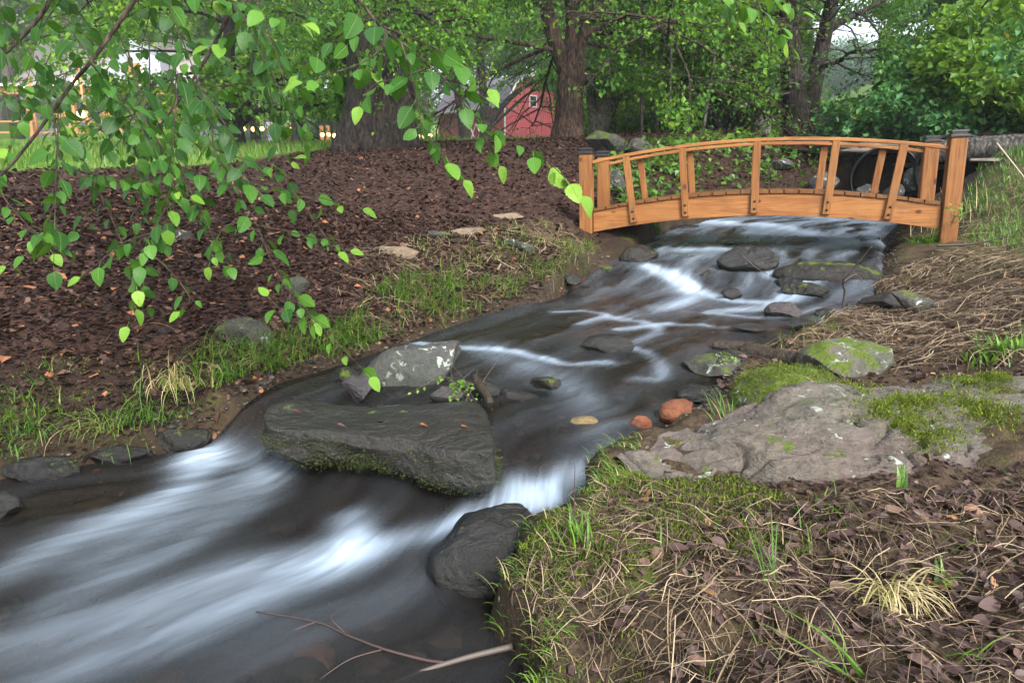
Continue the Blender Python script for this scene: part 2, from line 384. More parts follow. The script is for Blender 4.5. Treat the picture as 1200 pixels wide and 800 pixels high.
nearm = (GP[:, 0] > -14) & (GP[:, 0] < 14) & (GP[:, 1] > -4) & (GP[:, 1] < 26)
NP_ = GP[nearm]; wob = np.c_[fbm(NP_ * 1.3, 61, 4), fbm(NP_ * 1.3, 67, 4)] * .35
PW = NP_ + wob
MULCH = np.array([(-9, 2.5), (-2.3, 1.98), (-1.2, 2.15), (-.7, 2.6), (-.2, 3.4), (.3, 4.2), (.85, 5.1), (1.6, 6.2), (2.7, 6.8), (4.2, 7.6), (6, 11.5), (2, 11.5), (0, 11), (-2.0, 9.5), (-2.5, 6.8), (-4.1, 5.0), (-9, 4.6)])
STRAWL = gpoly([(385,345),(400,300),(450,285),(560,275),(640,262),(700,290),(655,345),(600,352),(540,372),(430,410)])
def field(val, base=0):
    f = np.full(len(GP), float(base)); f[nearm] = val; return f
m_mulch = field(soft(PW, MULCH, .25))
dfar = np.sqrt(GP[:, 0] ** 2 + GP[:, 1] ** 2)
m_lawn = np.where(nearm, 0, 1.0)
LAWN = np.array([(-13.9, 4.5), (-4.2, 4.9), (-2.7, 6.3), (-2.1, 8.6), (0, 12), (2, 12.5), (6, 13), (13.9, 15), (13.9, 25.9), (-13.9, 25.9)])
m_lawn[nearm] = soft(PW, LAWN, .4)
RB = np.array([(2.7, 4.3), (3.2, 5.0), (4.0, 5.5), (5.0, 6.2), (13, 7), (13, -3), (4, 1), (2.4, 2.2), (2.2, 3.2)])
m_rb = field(soft(PW, RB, .25))
m_straw = field(np.maximum(soft(PW, STRAWL, .2), sstep(PW[:, 0], 0, .3) * (PW[:, 1] < 4.4) * (GSIDE[nearm] < 0) * .8))
m_wet = np.clip(1 - sstep(GSD, .0, .14), 0, 1)
m_moss = field(np.clip(.18 * np.exp(-((GSD[nearm] - .12) / .14) ** 2) + np.exp(-((NP_[:, 0] - .22) ** 2 + (NP_[:, 1] - 1.25) ** 2) / .06) * .35 + .1 * m_rb[nearm], 0, 1))
_n = len(ax); _i = np.arange(len(ay) - 1)[:, None] * _n + np.arange(_n - 1)[None]
GF = np.stack([_i, _i + 1, _i + _n + 1, _i + _n], -1).reshape(-1, 4)

t = NT('ground'); v = t.wpos()
nA = t.noise(v, 7, 7, .68); nB = t.noise(v, 60, 5, .7); nC = t.noise(v, 1.1, 4); nD = t.noise(v, 220, 3, .7)
chip = t.voro(v, 46, 'F1', 'Color'); chs = t.n('ShaderNodeSeparateColor'); t.l(chip, chs.inputs[0]); cv = chs.outputs[0]
soil = t.mix(t.ramp(nA, [(.3, 0), (.7, 1)]), (.011, .008, .006), (.032, .022, .016))
soil = t.mix(t.math('MULTIPLY', t.ramp(nB, [(.45, 0), (.62, 1)]), .6), soil, (.018, .011, .008))
mul = t.ramp(cv, [(.0, (.018, .010, .008)), (.45, (.034, .018, .014)), (.75, (.055, .029, .021)), (1., (.09, .048, .035))])
mul = t.mix(t.math('MULTIPLY', t.ramp(nB, [(.4, 1), (.6, 0)]), .7), mul, (.025, .013, .010))
c = t.mix(t.attr('mulch'), soil, mul)
st = t.mix(nB, (.05, .036, .022), (.16, .12, .07)); st = t.mix(t.ramp(nA, [(.4, 0), (.65, .8)]), st, (.055, .035, .022))
sm = t.math('MULTIPLY', t.attr('straw'), t.ramp(t.math('ADD', nA, t.math('MULTIPLY', nB, .35)), [(.55, 0), (.75, 1)]))
c = t.mix(sm, c, st)
gr = t.mix(nC, (.09, .18, .02), (.16, .25, .04)); gr = t.mix(t.math('MULTIPLY', t.ramp(nB, [(.4, 0), (.7, 1)]), .5), gr, (.035, .075, .012))
rb = t.mix(t.ramp(nA, [(.4, 0), (.6, 1)]), (.085, .12, .028), (.17, .13, .075))
c = t.mix(t.math('MULTIPLY', t.attr('rbank'), t.ramp(nB, [(.3, 0), (.6, .9)])), c, rb)
c = t.mix(t.attr('lawn'), c, gr)
mo = t.mix(nD, (.02, .045, .005), (.10, .14, .014))
mm = t.ramp(t.math('MULTIPLY_ADD', t.attr('moss'), .42, nA), [(.62, 0), (.74, 1)])
c = t.mix(mm, c, mo)
bed = t.mix(t.ramp(nA, [(.3, 0), (.7, 1)]), (.026, .018, .011), (.085, .055, .031))
wt = t.attr('wet'); c = t.mix(wt, c, t.mix(nB, (.010, .010, .008), bed))
rr = t.math('MULTIPLY_ADD', wt, -.5, .85)
hgt = t.math('ADD', t.math('MULTIPLY', nB, .6), t.math('ADD', nA, t.math('MULTIPLY', cv, .35)))
GROUND = t.done(t.pbr(c, rr, .14, t.bump(hgt, .8, .03)))
ground = mk('ground', np.c_[GP, GZ], GF, GROUND, attrs={'mulch': m_mulch, 'straw': m_straw, 'lawn': m_lawn, 'rbank': m_rb, 'wet': m_wet, 'moss': m_moss})
tag(ground, kind='structure')

# ------------------------------------------------------------------ water
def build_water():
    ns, nt = 1150, 230
    k = len(XS)
    Ls = np.sqrt((((XL + XR) / 2)[1:] - ((XL + XR) / 2)[:-1]) ** 2).sum(1) if False else np.linalg.norm(np.diff((XL + XR) / 2, axis=0), axis=1)
    S = np.r_[0, np.cumsum(Ls)]
    w = np.interp(np.linspace(0, k - 1, 4000), np.arange(k), S)
    # finer where the camera is near
    dens = 1 / (0.5 + np.abs(np.interp(w, S, ((XL + XR) / 2)[:, 1]) - 1.9)); cum = np.cumsum(dens); cum /= cum[-1]
    s = np.interp(np.linspace(0, 1, ns), cum, w)
    def ip(A):
        g = np.linspace(S[0], S[-1], 3000); out = []
        wn = max(3, int(.16 / (g[1] - g[0]))); ker = np.hanning(2 * wn + 1); ker /= ker.sum()
        for i in range(A.shape[1]):
            q = np.interp(g, S, A[:, i]); q = np.convolve(np.r_[np.full(wn, q[0]) + (q[1] - q[0]) * np.arange(-wn, 0), q, np.full(wn, q[-1]) + (q[-1] - q[-2]) * np.arange(1, wn + 1)], ker, 'valid'); out.append(np.interp(s, g, q))
        return np.stack(out, 1)
    XRw = XR.copy(); XRw[4:8] = [(.10, .95), (.10, 1.10), (.12, 1.26), (.18, 1.44)]
    L, Rr = ip(XL), ip(XRw)
    tt = np.linspace(-.06, 1.06, nt)
    P = L[:, None] * (1 - tt[None, :, None]) + Rr[:, None] * tt[None, :, None]
    Sg = np.repeat(s[:, None], nt, 1); Tg = np.repeat(tt[None], ns, 0)
    P2 = P.reshape(-1, 2)
    # level: follows the cross-sections, the ledges wander and the drops are rounded
    sj = Sg.ravel() + .07 * fbm(np.c_[Tg.ravel() * 5, Sg.ravel() * .4], 71, 3) + .015 * fbm(np.c_[Tg.ravel() * 17, np.zeros(P2.shape[0])], 72, 2)
    z = np.interp(sj, S, XZ)
    zs = sum(np.interp(sj + d_, S, XZ) for d_ in np.linspace(-.15, .15, 15)) / 15
    z = .12 * z + .88 * zs
    wq = fbm(np.c_[P2 * 2.6, np.zeros(len(P2))], 79, 3); fl = np.c_[Sg.ravel() * 2.2 + .5 * wq, Tg.ravel() * 15 + .9 * wq]
    strk = fbm(fl, 73, 4); strk2 = fbm(np.c_[Sg.ravel() * 5 + wq, Tg.ravel() * 70 + 3.5 * wq], 74, 3)
    # foam plumes: polylines on the water, width, strength
    def W(pts, zz=None):
        out = []
        for p in pts:
            out.append(atz(p[0], p[1], WZ(p[2]))[:2])
        return catmull(np.array(out), 40)
    a, b, cc, d = 0.0, .15, .18, .3
    PL = [([(236,505,.12),(238,535,0),(215,570,0),(160,600,0),(90,630,0),(10,665,0)], .075, .60),
          ([(238,540,0),(300,548,0),(270,575,0),(200,610,0),(110,655,0)], .09, .38),
          ([(330,555,0),(290,590,0),(190,650,0),(60,705,0)], .07, .28),
          ([(600,556,.13),(600,590,0),(560,608,0),(490,625,0),(420,645,0)], .055, .80),
          ([(420,645,0),(340,680,0),(230,725,0),(110,770,0),(-60,830,0)], .085, .50),
          ([(410,604,0),(412,632,0),(385,668,0)], .06, .32),
          ([(400,655,0),(300,670,0),(200,700,0),(60,740,0),(-80,780,0)], .08, .26),
          ([(640,560,.12),(620,590,.02),(590,606,0)], .05, .8),
          ([(745,520,.15),(705,535,.14),(665,555,.10),(630,590,.02)], .05, .62),
          ([(570,630,0),(585,665,0),(640,700,0)], .05, .25),
          ([(500,690,0),(420,720,0),(300,770,0),(200,820,0)], .09, .07),
          ([(490,400,.17),(545,405,.17),(610,412,.17),(660,424,.17),(715,424,.17)], .035, .60),
          ([(560,404,.17),(640,436,.17),(690,470,.16),(700,505,.15)], .10, .20),
          ([(680,378,.18),(720,372,.18),(770,384,.18),(745,400,.18)], .04, .38),
          ([(725,385,.18),(790,380,.18),(850,385,.18)], .035, .42),
          ([(650,366,.18),(690,366,.18),(730,376,.18)], .03, .35),
          ([(735,408,.17),(765,418,.17),(775,440,.17),(740,440,.17)], .035, .30),
          ([(760,316,.26),(795,334,.20),(850,348,.2),(900,352,.2)], .06, .85),
          ([(790,322,.25),(810,345,.2),(770,362,.19),(720,370,.19)], .07, .45),
          ([(905,328,.25),(935,342,.2),(900,356,.2),(840,360,.2)], .06, .70),
          ([(940,326,.25),(960,340,.2),(930,352,.2)], .05, .5),
          ([(830,365,.19),(900,372,.19),(960,360,.2)], .04, .3),
          ([(800,300,.29),(880,296,.3),(960,296,.3),(1020,292,.31)], .12, .75),
          ([(830,268,.33),(900,272,.33),(980,283,.32)], .16, .95),
          ([(880,256,.35),(950,262,.34),(1020,270,.33)], .2, 1.0),
          ([(900,250,.36),(960,253,.35),(1010,258,.35)], .22, .95),
          ([(760,288,.31),(820,284,.32),(900,284,.32)], .09, .35)]
    foam = np.zeros(len(P2))
    for pts, wd, stg in PL:
        wd *= .85; A = W(pts); m = (P2[:, 0] > A[:, 0].min() - 4 * wd) & (P2[:, 0] < A[:, 0].max() + 4 * wd) & (P2[:, 1] > A[:, 1].min() - 4 * wd) & (P2[:, 1] < A[:, 1].max() + 4 * wd)
        dd, ii = seg_dist(P2[m], A); e = ii / 39.0
        foam[m] += stg * np.exp(-(dd / wd) ** 2) * (1 - .55 * e ** 2)
    veil = np.clip(.05 + .10 * strk, 0, 1) * np.interp(Sg.ravel(), [S[4], S[7], S[9], S[13], S[17], S[21]], [.30, .45, .5, .7, 2.6, 3.6])
    foam = .80 * foam * np.clip(.85 + .50 * strk + .22 * strk2, .25, 1.4) + veil
    foam = 1 - np.exp(-1.25 * np.clip(foam, 0, 3))
    zz = z + .006 * strk + .003 * strk2 * foam + .018 * foam * np.clip(strk + .2, 0, 1)
    zz += .012 * fbm(np.c_[P2 * 2.4, np.zeros(len(P2))], 75, 2)
    edge = np.minimum(Tg.ravel() + .06, 1.06 - Tg.ravel())
    zz -= .05 * np.clip(1 - edge / .06, 0, 1)
    i = np.arange(ns - 1)[:, None] * nt + np.arange(nt - 1)[None]
    F = np.stack([i, i + 1, i + nt + 1, i + nt], -1).reshape(-1, 4)
    t = NT('water')
    f = t.attr('foam'); uv = t.n('ShaderNodeAttribute', attribute_name='flow').outputs['Vector']
    mp = t.n('ShaderNodeMapping'); mp.inputs['Scale'].default_value = (5, 60, 1); t.l(uv, mp.inputs[0])
    mp2 = t.n('ShaderNodeMapping'); mp2.inputs['Scale'].default_value = (1.5, 9, 1); t.l(uv, mp2.inputs[0])
    n1 = t.noise(mp.outputs[0], 1, 5, .6, .5); n2 = t.noise(mp2.outputs[0], 1, 4, .5, .4)
    ff = t.math('MULTIPLY', f, t.math('MULTIPLY_ADD', n1, .7, .62), clamp=True)
    body = t.mix(n2, (.008, .007, .006), (.022, .018, .014))
    col = t.mix(ff, body, (.41, .52, .65))
    p = t.pbr(col, t.math('MULTIPLY_ADD', ff, .5, .18), .32, t.bump(t.math('ADD', n1, n2), .10, .02), IOR=1.33)
    tr = t.n('ShaderNodeBsdfTransparent'); tr.inputs[0].default_value = (.80, .70, .58, 1)
    lw = t.n('ShaderNodeLayerWeight'); lw.inputs['Blend'].default_value = .25
    al = t.math('ADD', t.math('MULTIPLY_ADD', ff, 1.3, .34), lw.outputs['Fresnel'], clamp=True)
    mx = t.n('ShaderNodeMixShader'); t.set(mx.inputs[0], al); t.l(tr.outputs[0], mx.inputs[1]); t.l(p.outputs[0], mx.inputs[2])
    m = t.done(mx)
    o = mk('stream_water', np.c_[P2, zz], F, m, attrs={'foam': foam, 'flow': np.c_[Sg.ravel(), Tg.ravel(), np.zeros(len(P2))]})
    return tag(o, kind='structure')
build_water()
# ------------------------------------------------------------------ rocks
def ico(level):
    bm = bmesh.new(); bmesh.ops.create_icosphere(bm, subdivisions=level, radius=1)
    V = np.array([v.co[:] for v in bm.verts]); F = np.array([[v.index for v in f.verts] for f in bm.faces]); bm.free(); return V, F
ICO = {k: ico(k) for k in (3, 4, 5, 6)}
def rockV(dims, seed, cuts=9, depth=.30, lv=5, rough=.06, layer=0):
    rg = np.random.default_rng(seed); V, F = ICO[lv]; V = V.copy()
    for _ in range(cuts):
        n = rg.normal(size=3); n /= np.linalg.norm(n); d = 1 - depth * rg.uniform(.35, 1.25)
        e = V @ n - d; V -= n * np.where(e > 0, e * .98, 0)[:, None]
    V /= np.abs(V).max(0)
    V = V * np.array(dims) / 2
    s = max(dims); Q = V / s * 2
    nn = V / (np.linalg.norm(V, axis=1)[:, None] + 1e-9)
    V = V + nn * (s / 2 * rough * (fbm(Q * 2.2 + seed, seed, 4) * 1.2 + .55 * fbm(Q * 7, seed + 3, 4) + .12 * fbm(Q * 26, seed + 6, 2)))[:, None]
    if layer:
        V[:, 2] += layer * s * .012 * np.sin(V[:, 2] / s * 90 + 3 * fbm(Q * 2, seed + 9, 2)) ; h = fbm(np.c_[Q[:, :2] * 2, Q[:, 2] * 16], seed + 4, 3)
        V += nn * (layer * s * .02 * h)[:, None]
    return V, F
def rotm(rx, ry, rz): return np.array(Euler((R(rx), R(ry), R(rz))).to_matrix())
def rock(name, loc, dims, mat, label, seed, rot=(0, 0, 0), group=None, cat='rock', **kw):
    V, F = rockV(dims, seed, **kw); V = V @ rotm(*rot).T
    o = mk(name, V, F, mat); o.location = tuple(loc); return tag(o, label, cat, group)
GREY, DARK, BROWN = (.15, .145, .135), (.035, .034, .034), (.17, .115, .075)
M_wet = rockmat('wet_rock', (.005, .005, .005), (.014, .014, .013), rough=.2, spec=.5)
M_wetmoss = rockmat('wet_mossy_rock', (.007, .007, .006), (.022, .020, .017), moss=.35, rough=.35, wet=(.0, .22))
M_grey = rockmat('grey_rock', (.038, .039, .041), (.085, .084, .082), moss=.12, lichen=.28, wet=(.06, .2))
M_lich = rockmat('lichen_rock', (.065, .062, .054), (.13, .12, .10), moss=.55, lichen=.45)
M_moss = rockmat('mossy_rock', (.03, .028, .024), (.07, .062, .05), moss=.75, lichen=.15, wet=(.05, .2))
M_tan = rockmat('tan_stone', (.11, .082, .055), (.22, .175, .125), moss=.2)
M_bank = rockmat('bank_stone', (.026, .025, .023), (.065, .062, .055), moss=.4, lichen=.1)
M_purp = rockmat('purple_stone', (.028, .025, .030), (.065, .057, .063), rough=.5)
M_orng = rockmat('orange_stone', (.10, .036, .018), (.20, .075, .036), rough=.3)
M_yel = rockmat('yellow_stone', (.14, .10, .045), (.22, .165, .085), rough=.4)
M_flag = rockmat('flagstone', (.08, .07, .06), (.24, .205, .17), band=1)
M_slab = rockmat('stream_slab', (.009, .0085, .008), (.026, .024, .021), moss=.05, rough=.34, wet=(.115, .165), spec=.5)
M_out = rockmat('outcrop', (.055, .050, .044), (.155, .132, .122), moss=.22, lichen=.08, band=1, sc=.9)

# the big flat slab lying over the ledge in mid-stream
def slab():
    top = [(311,487),(318,478),(345,470),(400,470),(450,472),(520,471),(553,470),(566,480),(574,500),(578,526),(556,530),(520,527),(470,514),(420,508),(370,504),(330,503),(313,498)]
    A = np.array([atz(px, py, .165)[:2] for px, py in top]); A = catmull(np.r_[A, A[:1]], 200)[:-1]
    c = A.mean(0); rings = []
    for k in np.linspace(.02, 1, 26): rings.append(np.c_[c + (A - c) * k, np.full(len(A), .172)])
    prof = [(1.012, .165), (1.018, .152), (1.02, .132), (1.02, .105), (1.01, .082), (.985, .066), (.95, .053), (.88, .044), (.75, .04), (.5, .04), (.2, .04)]
    for k, zz in prof: rings.append(np.c_[c + (A - c) * k, np.full(len(A), zz)])
    V = np.concatenate(rings); n = len(A); m = len(rings)
    edge = np.tile(np.arange(n), m)
    V[:, 2] += .016 * fbm(V * 3, 5, 3) + .012 * (V[:, 0] + .25) * -1
    side = V[:, 2] < .16
    q = fbm(V * np.array([6, 6, 14]), 9, 4)
    d = V[:, :2] - c; d /= np.linalg.norm(d, axis=1)[:, None] + 1e-9
    V[:, :2] += d * (np.where(side, .022, .004) * q)[:, None]
    V[:, 2] += .006 * fbm(V * 18, 11, 3)
    V[:, 2] += .022 * np.clip((.0 - V[:, 0]) / .5, 0, 1) * (V[:, 2] < .13)
    V[:, 2] -= .022 * np.exp(-(((V[:, 0] + .40) / .22) ** 2)) * (~side)
    i = np.arange(m - 1)[:, None] * n; j = np.arange(n)[None]; j2 = (j + 1) % n
    F = np.stack([i + j, i + j2, i + n + j2, i + n + j], -1).reshape(-1, 4)
    return V, F
V_, F_ = slab()
stream_slab = tag(mk('flat_rock', V_, F_, M_slab), 'large flat dark slab lying across the ledge in mid-stream, mossy front edge', 'rock')

def W3(px, py, z): return atz(px, py, z)
def wrock(px, py, z, wpx, ratio, hgt, mat, label, seed, rz=0, sink=.3, name='rock', rot=None, water=False, **kw):
    """a rock whose middle shows at (px,py), wpx photo pixels wide, standing at level z"""
    hgt *= .78
    if z >= .2 and name != 'x' and not water: p = ground_at(px, py + wpx * .12); z = p[2]
    else: z = float(WZ(z)); p = atz(px, py, z)
    d = (p - CAM) @ CF; w_ = wpx * d / FPX
    rx, ry = (rot or (0, 0))
    return rock(name, (p[0], p[1] + w_ * ratio * .3, z + hgt * (.5 - sink)), (w_, w_ * ratio, hgt), mat, label, seed, (rx, ry, rz), **kw)
wrock(478, 447, .16, 135, .55, .27, M_grey, 'grey pointed rock with pale lichen patch just behind the flat stream slab', 11, rz=12, rot=(4, -14), cuts=12, sink=.42)
wrock(421, 466, .17, 42, .8, .12, M_purp, 'small purplish pyramid stone at the left rear corner of the slab', 12, rz=20, cuts=14, depth=.5, sink=.3)
wrock(400, 452, .14, 34, 1.2, .10, M_wetmoss, 'small dark mossy stone left of the purplish pyramid stone', 48, rz=50)
wrock(523, 468, .17, 40, .7, .07, M_purp, 'low purplish stone wedged behind the slab under dead twigs', 13, rz=5)
wrock(570, 466, .15, 42, .8, .10, M_wet, 'shiny black wet stone at the right rear corner of the slab', 14, rz=-20)
wrock(604, 470, .14, 60, .45, .06, M_wet, 'low black wet rock trailing right into the current behind the slab', 15, rz=-22)
wrock(576, 680, .0, 172, .75, .25, M_wet, 'rounded black wet boulder below the mossy mound at the water', 16, rz=40, sink=.42, depth=.13, rough=.05, rot=(-6, -10), cuts=10)
wrock(716, 412, .17, 62, .7, .15, M_wet, 'dark boulder overrun by white water in the middle of the stream', 17, sink=.48)
wrock(796, 492, .15, 48, .75, .10, M_orng, 'rust orange stone in the water beside the grey outcrop', 18, rz=15, sink=.3, cat='stone', name='stone')
wrock(752, 503, .14, 26, .8, .06, M_orng, 'small reddish stone under water left of the rust orange stone', 19, sink=.3, cat='stone', name='stone')
wrock(685, 500, .135, 34, .7, .045, M_yel, 'pale yellow stone seen through the clear water', 20, sink=.25, cat='stone', name='stone')
wrock(880, 322, .27, 74, .65, .24, M_wet, 'dark wet boulder on the step with white water either side', 21, sink=.12, cuts=12, water=True)
wrock(921, 371, .19, 44, .8, .12, M_purp, 'rounded brown-grey stone standing alone in the shallows', 22, sink=.33, depth=.22, water=True)
wrock(1042, 360, .23, 56, .7, .12, M_wet, 'black wet rock under the tip of the slanted pale stone', 23, rz=10, sink=.32, water=True)
wrock(1080, 357, .27, 66, .45, .13, M_bank, 'slanted greenish flat stone leaning on a black wet rock', 24, rz=-10, rot=(0, 24), sink=.3, cuts=12)
wrock(985, 338, .23, 140, .45, .20, M_wetmoss, 'long low mossy rock at the right water edge below the bridge', 25, rz=-14, sink=.15, water=True)
wrock(948, 350, .2, 56, .6, .12, M_wetmoss, 'small dark mossy rock left of the long low rock', 26, rz=-20, sink=.15, water=True)
wrock(928, 340, .22, 36, .8, .12, M_wet, 'small wet stone between the step boulder and the long low rock', 27, water=True)
wrock(846, 437, .17, 84, .8, .08, M_bank, 'flat stone with small plants at the near water edge', 28, rz=15, sink=.3)
wrock(868, 424, .17, 46, .7, .07, M_wetmoss, 'low dark stone under the two wet logs', 29, rz=-15)
wrock(823, 468, .16, 60, .6, .07, M_wet, 'flat wet bluish rock at the edge below the mossy boulder', 30, rz=20)
wrock(925, 462, .22, 160, .62, .24, M_moss, 'moss covered boulder behind the grey outcrop', 31, rz=18, rot=(6, -10), sink=.40, cuts=10)
wrock(1008, 425, .28, 120, .75, .22, M_lich, 'pale lichen spotted boulder behind the mossy boulder', 32, rz=-8, sink=.42)
wrock(278, 394, .33, 76, .7, .19, M_bank, 'grey rounded stone set in the left bank above the grass', 33, rz=-8, sink=.42)
wrock(464, 293, .575, 64, .55, .06, M_tan, 'flat tan stone lying alone on the bark mulch', 34, rz=-18, rot=(12, 8), cuts=14, depth=.4, sink=.2, cat='stone', name='stone')
wrock(545, 268, .655, 52, .6, .06, M_tan, 'brownish flat stone half buried on the mulch slope', 35, rz=10, rot=(8, 0), cuts=14, depth=.4, cat='stone', name='stone')
wrock(510, 274, .64, 40, .6, .06, M_bank, 'dark flat stone touching the brownish half buried stone', 46, rz=-10, rot=(8, 0), cuts=14, depth=.4, cat='stone', name='stone')
wrock(595, 250, .69, 50, .55, .06, M_tan, 'flat tan stone highest on the mulch slope', 36, rz=5, rot=(8, 0), cuts=14, depth=.4, cat='stone', name='stone')
wrock(608, 286, .56, 52, .35, .09, M_bank, 'thin dark slab tilted down the bank towards the bridge', 37, rz=-48, rot=(0, 10), cuts=14, depth=.4, cat='stone', name='stone')
wrock(200, 277, .73, 46, .7, .12, M_bank, 'grey mossy stone half hidden behind birch leaves on the mulch', 38, sink=.4)
wrock(343, 336, .54, 36, .8, .12, M_bank, 'small dark stone on the mulch beside the hanging birch twig', 39, sink=.4)
wrock(40, 562, .0, 90, .5, .10, M_wetmoss, 'dark mossy rock at the left edge of the pool', 40, rz=10, sink=.35)
wrock(135, 542, .0, 70, .45, .09, M_wetmoss, 'dark dripping rock under hanging grass on the left bank', 41, rz=8, sink=.42)
wrock(212, 520, .03, 60, .5, .12, M_wetmoss, 'black wet rock beside the small left waterfall', 42, rz=15, sink=.42)
wrock(2, 605, .0, 34, .9, .10, M_wet, 'small wet stone at the far left in the pool', 43, sink=.3)
wrock(752, 311, .27, 54, .7, .2, M_wetmoss, 'dark rock at the left end of the step below the bridge', 44, rz=15, sink=.2, water=True)
wrock(708, 318, .22, 40, .8, .10, M_wetmoss, 'low dark rock at the foot of the left bridge post', 45, sink=.38)
for q, (px, py, wd, h, lb) in enumerate([(928, 274, 34, .08, 'black wet stone in the rapids below the middle of the bridge'), (985, 285, 46, .05, 'flat black stone in the rapids nearest the right bank'),
        (865, 288, 60, .035, 'low dark rock barely breaking the rapids under the bridge'), (940, 282, 26, .06, 'small reddish wet stone beside the black stone in the rapids'),
        (990, 268, 70, .06, 'long dark stone at the back of the rapids under the bridge'), (893, 258, 40, .05, 'dark stone deepest under the bridge arch'),
        (806, 272, 46, .08, 'dark stone in the rapids close under the left end of the bridge'), (1030, 277, 40, .07, 'dark stone against the right bank under the bridge')]):
    z_ = float(np.interp(py, [250, 300], [.355, .30])); wrock(px, py, z_, wd, .6, h, M_wet, lb, 60 + q, rz=-10 + q * 7, sink=.12, cuts=12, depth=.4, water=True)
for q, (px, py, wd, h, lb) in enumerate([(1046, 322, 34, .10, 'small dark stone on the wet grit right of the long low rock'), (1005, 366, 30, .08, 'small wet stone in the shallows below the bare twig'), (972, 372, 40, .05, 'flat wet stone beside the rounded brown-grey stone'), (1060, 305, 44, .12, 'dark stone at the foot of the right bank below the bridge end'), (880, 388, 46, .04, 'thin flat stone in the shallows above the wet logs'),
        (945, 385, 50, .05, 'flat dark stone at the edge of the dry grass'), (830, 330, 26, .10, 'small dark stone in the white water left of the step boulder'), (790, 306, 34, .10, 'dark stone on top of the step left of its middle'), (668, 334, 30, .08, 'wet stone against the grassy left edge'), (640, 455, 40, .05, 'submerged dark stone right of the slab'), (860, 352, 30, .09, 'small dark stone just below the step')]):
    wrock(px, py, .22 if py < 345 else .19, wd, .65, h, M_wet if q % 3 else M_wetmoss, lb, 120 + q, rz=q * 37, sink=.15, cuts=12, depth=.35, water=True)
# boulder by the second tree
p = ground_at(712, 180); rock('boulder', (p[0], p[1] + .15, p[2] + .10), (.56, .45, .36), rockmat('dark_boulder', (.02, .022, .02), (.055, .055, .05), moss=.6), 'dark mossy boulder on the bank crest beside the tree with the red-brown trunk', 71, (0, 0, 20), cuts=14, depth=.45)
rock('rock', (p[0] + .32, p[1] + .05, p[2] + .06), (.26, .26, .2), M_bank, 'small stone leaning on the dark mossy boulder on the crest', 72)
for q, (px, py, y, wd, h, lb) in enumerate([(966, 216, 7.0, .30, .24, 'round grey stone left of the black culvert pipe'), (1016, 225, 6.6, .24, .14, 'low grey stone at the mouth of the culvert pipe'), (1076, 212, 6.6, .36, .26, 'grey green stone right of the culvert pipe mouth'),
        (1048, 224, 6.5, .22, .15, 'brownish stone below the culvert pipe'), (915, 215, 7.3, .3, .12, 'flat pale stone on the far bank seen through the railing'), (720, 215, 6.0, .22, .25, 'grey stone on the bank behind the left bridge posts')]):
    p = aty(px, py, y); rock('rock', (p[0], p[1], max(p[2], hz(p[0], p[1]) + h * .2)), (wd, wd * .8, h), M_grey if q != 5 else M_bank, lb, 80 + q, (0, 0, q * 23))

# grey rock outcrop in the right foreground
def outcrop():
    back = [(716,552),(760,522),(800,503),(870,478),(935,455),(1000,447),(1080,438),(1140,436),(1215,430),(1330,425)]
    front = [(735,566),(790,575),(850,570),(910,556),(970,552),(1030,556),(1090,560),(1140,568),(1215,575),(1330,585)]
    yb = np.interp(np.arange(10), [0, 3, 5, 9], [1.54, 1.70, 1.78, 1.86]); yf = np.interp(np.arange(10), [0, 3, 9], [1.50, 1.36, 1.28])
    A = np.array([aty(px, py, y) for (px, py), y in zip(back, yb)]); B = np.array([aty(px, py, y) for (px, py), y in zip(front, yf)])
    n = 260; A = catmull(A, n); B = catmull(B, n); rows = []
    for k, dz in [(-.14, -.26), (-.09, -.16), (-.05, -.08), (-.03, -.03), (-.012, -.007)]: rows.append(A + (A - B) * np.array([1, 1, 0]) * 0 + np.array([0, -k * .8, dz]))
    for k in np.linspace(0, 1, 60):
        rows.append(A * (1 - k) + B * k + np.array([0, 0, .02 * math.sin(math.pi * k)]))
    for dy, dz in [(-.012, -.012), (-.02, -.04), (-.03, -.08), (-.05, -.14), (-.06, -.24)]: rows.append(B + np.array([0, dy, dz]))
    V = np.concatenate(rows); m = len(rows)
    V[:, :2] += np.c_[fbm(V * 5, 91, 3), fbm(V * 5, 92, 3)] * .02
    lay = fbm(np.c_[V[:, 0] * 2.5 + V[:, 1] * 1.2, V[:, 1] * 9, V[:, 2] * 20], 93, 4)
    V[:, 2] += .024 * lay + .02 * fbm(V * 4, 94, 3) + .007 * fbm(V * 24, 95, 3)
    cr = np.abs(fbm(np.c_[V[:, 0] * 4 + V[:, 1] * 3, V[:, 1] * 7 - V[:, 0] * 2, V[:, 2] * 3], 97, 3)); V[:, 2] -= .022 * np.clip(1 - cr / .06, 0, 1) ** 2
    V[:, 2] += .018 * np.round(fbm(np.c_[V[:, 0] * 2.2, V[:, 1] * 5], 98, 2) * 3) / 3
    xr = np.clip((V[:, 0] - .85) / .25, 0, 1)     # the broken layered end on the right
    V[:, 2] -= xr * .04 * np.abs(fbm(np.c_[V[:, 0] * 3, V[:, 1] * 14, V[:, 2] * 4], 96, 3))
    V[:, 2] += .016 * np.clip((.62 - V[:, 0]) / .25, 0, 1)
    i = np.arange(m - 1)[:, None] * n + np.arange(n - 1)[None]
    F = np.stack([i, i + n, i + n + 1, i + 1], -1).reshape(-1, 4)
    return V, F
V_, F_ = outcrop(); OUT_V = V_
outc = tag(mk('rock_outcrop', V_, F_, M_out), 'broad grey-pink rock outcrop with green moss clumps in the right foreground', 'rock')

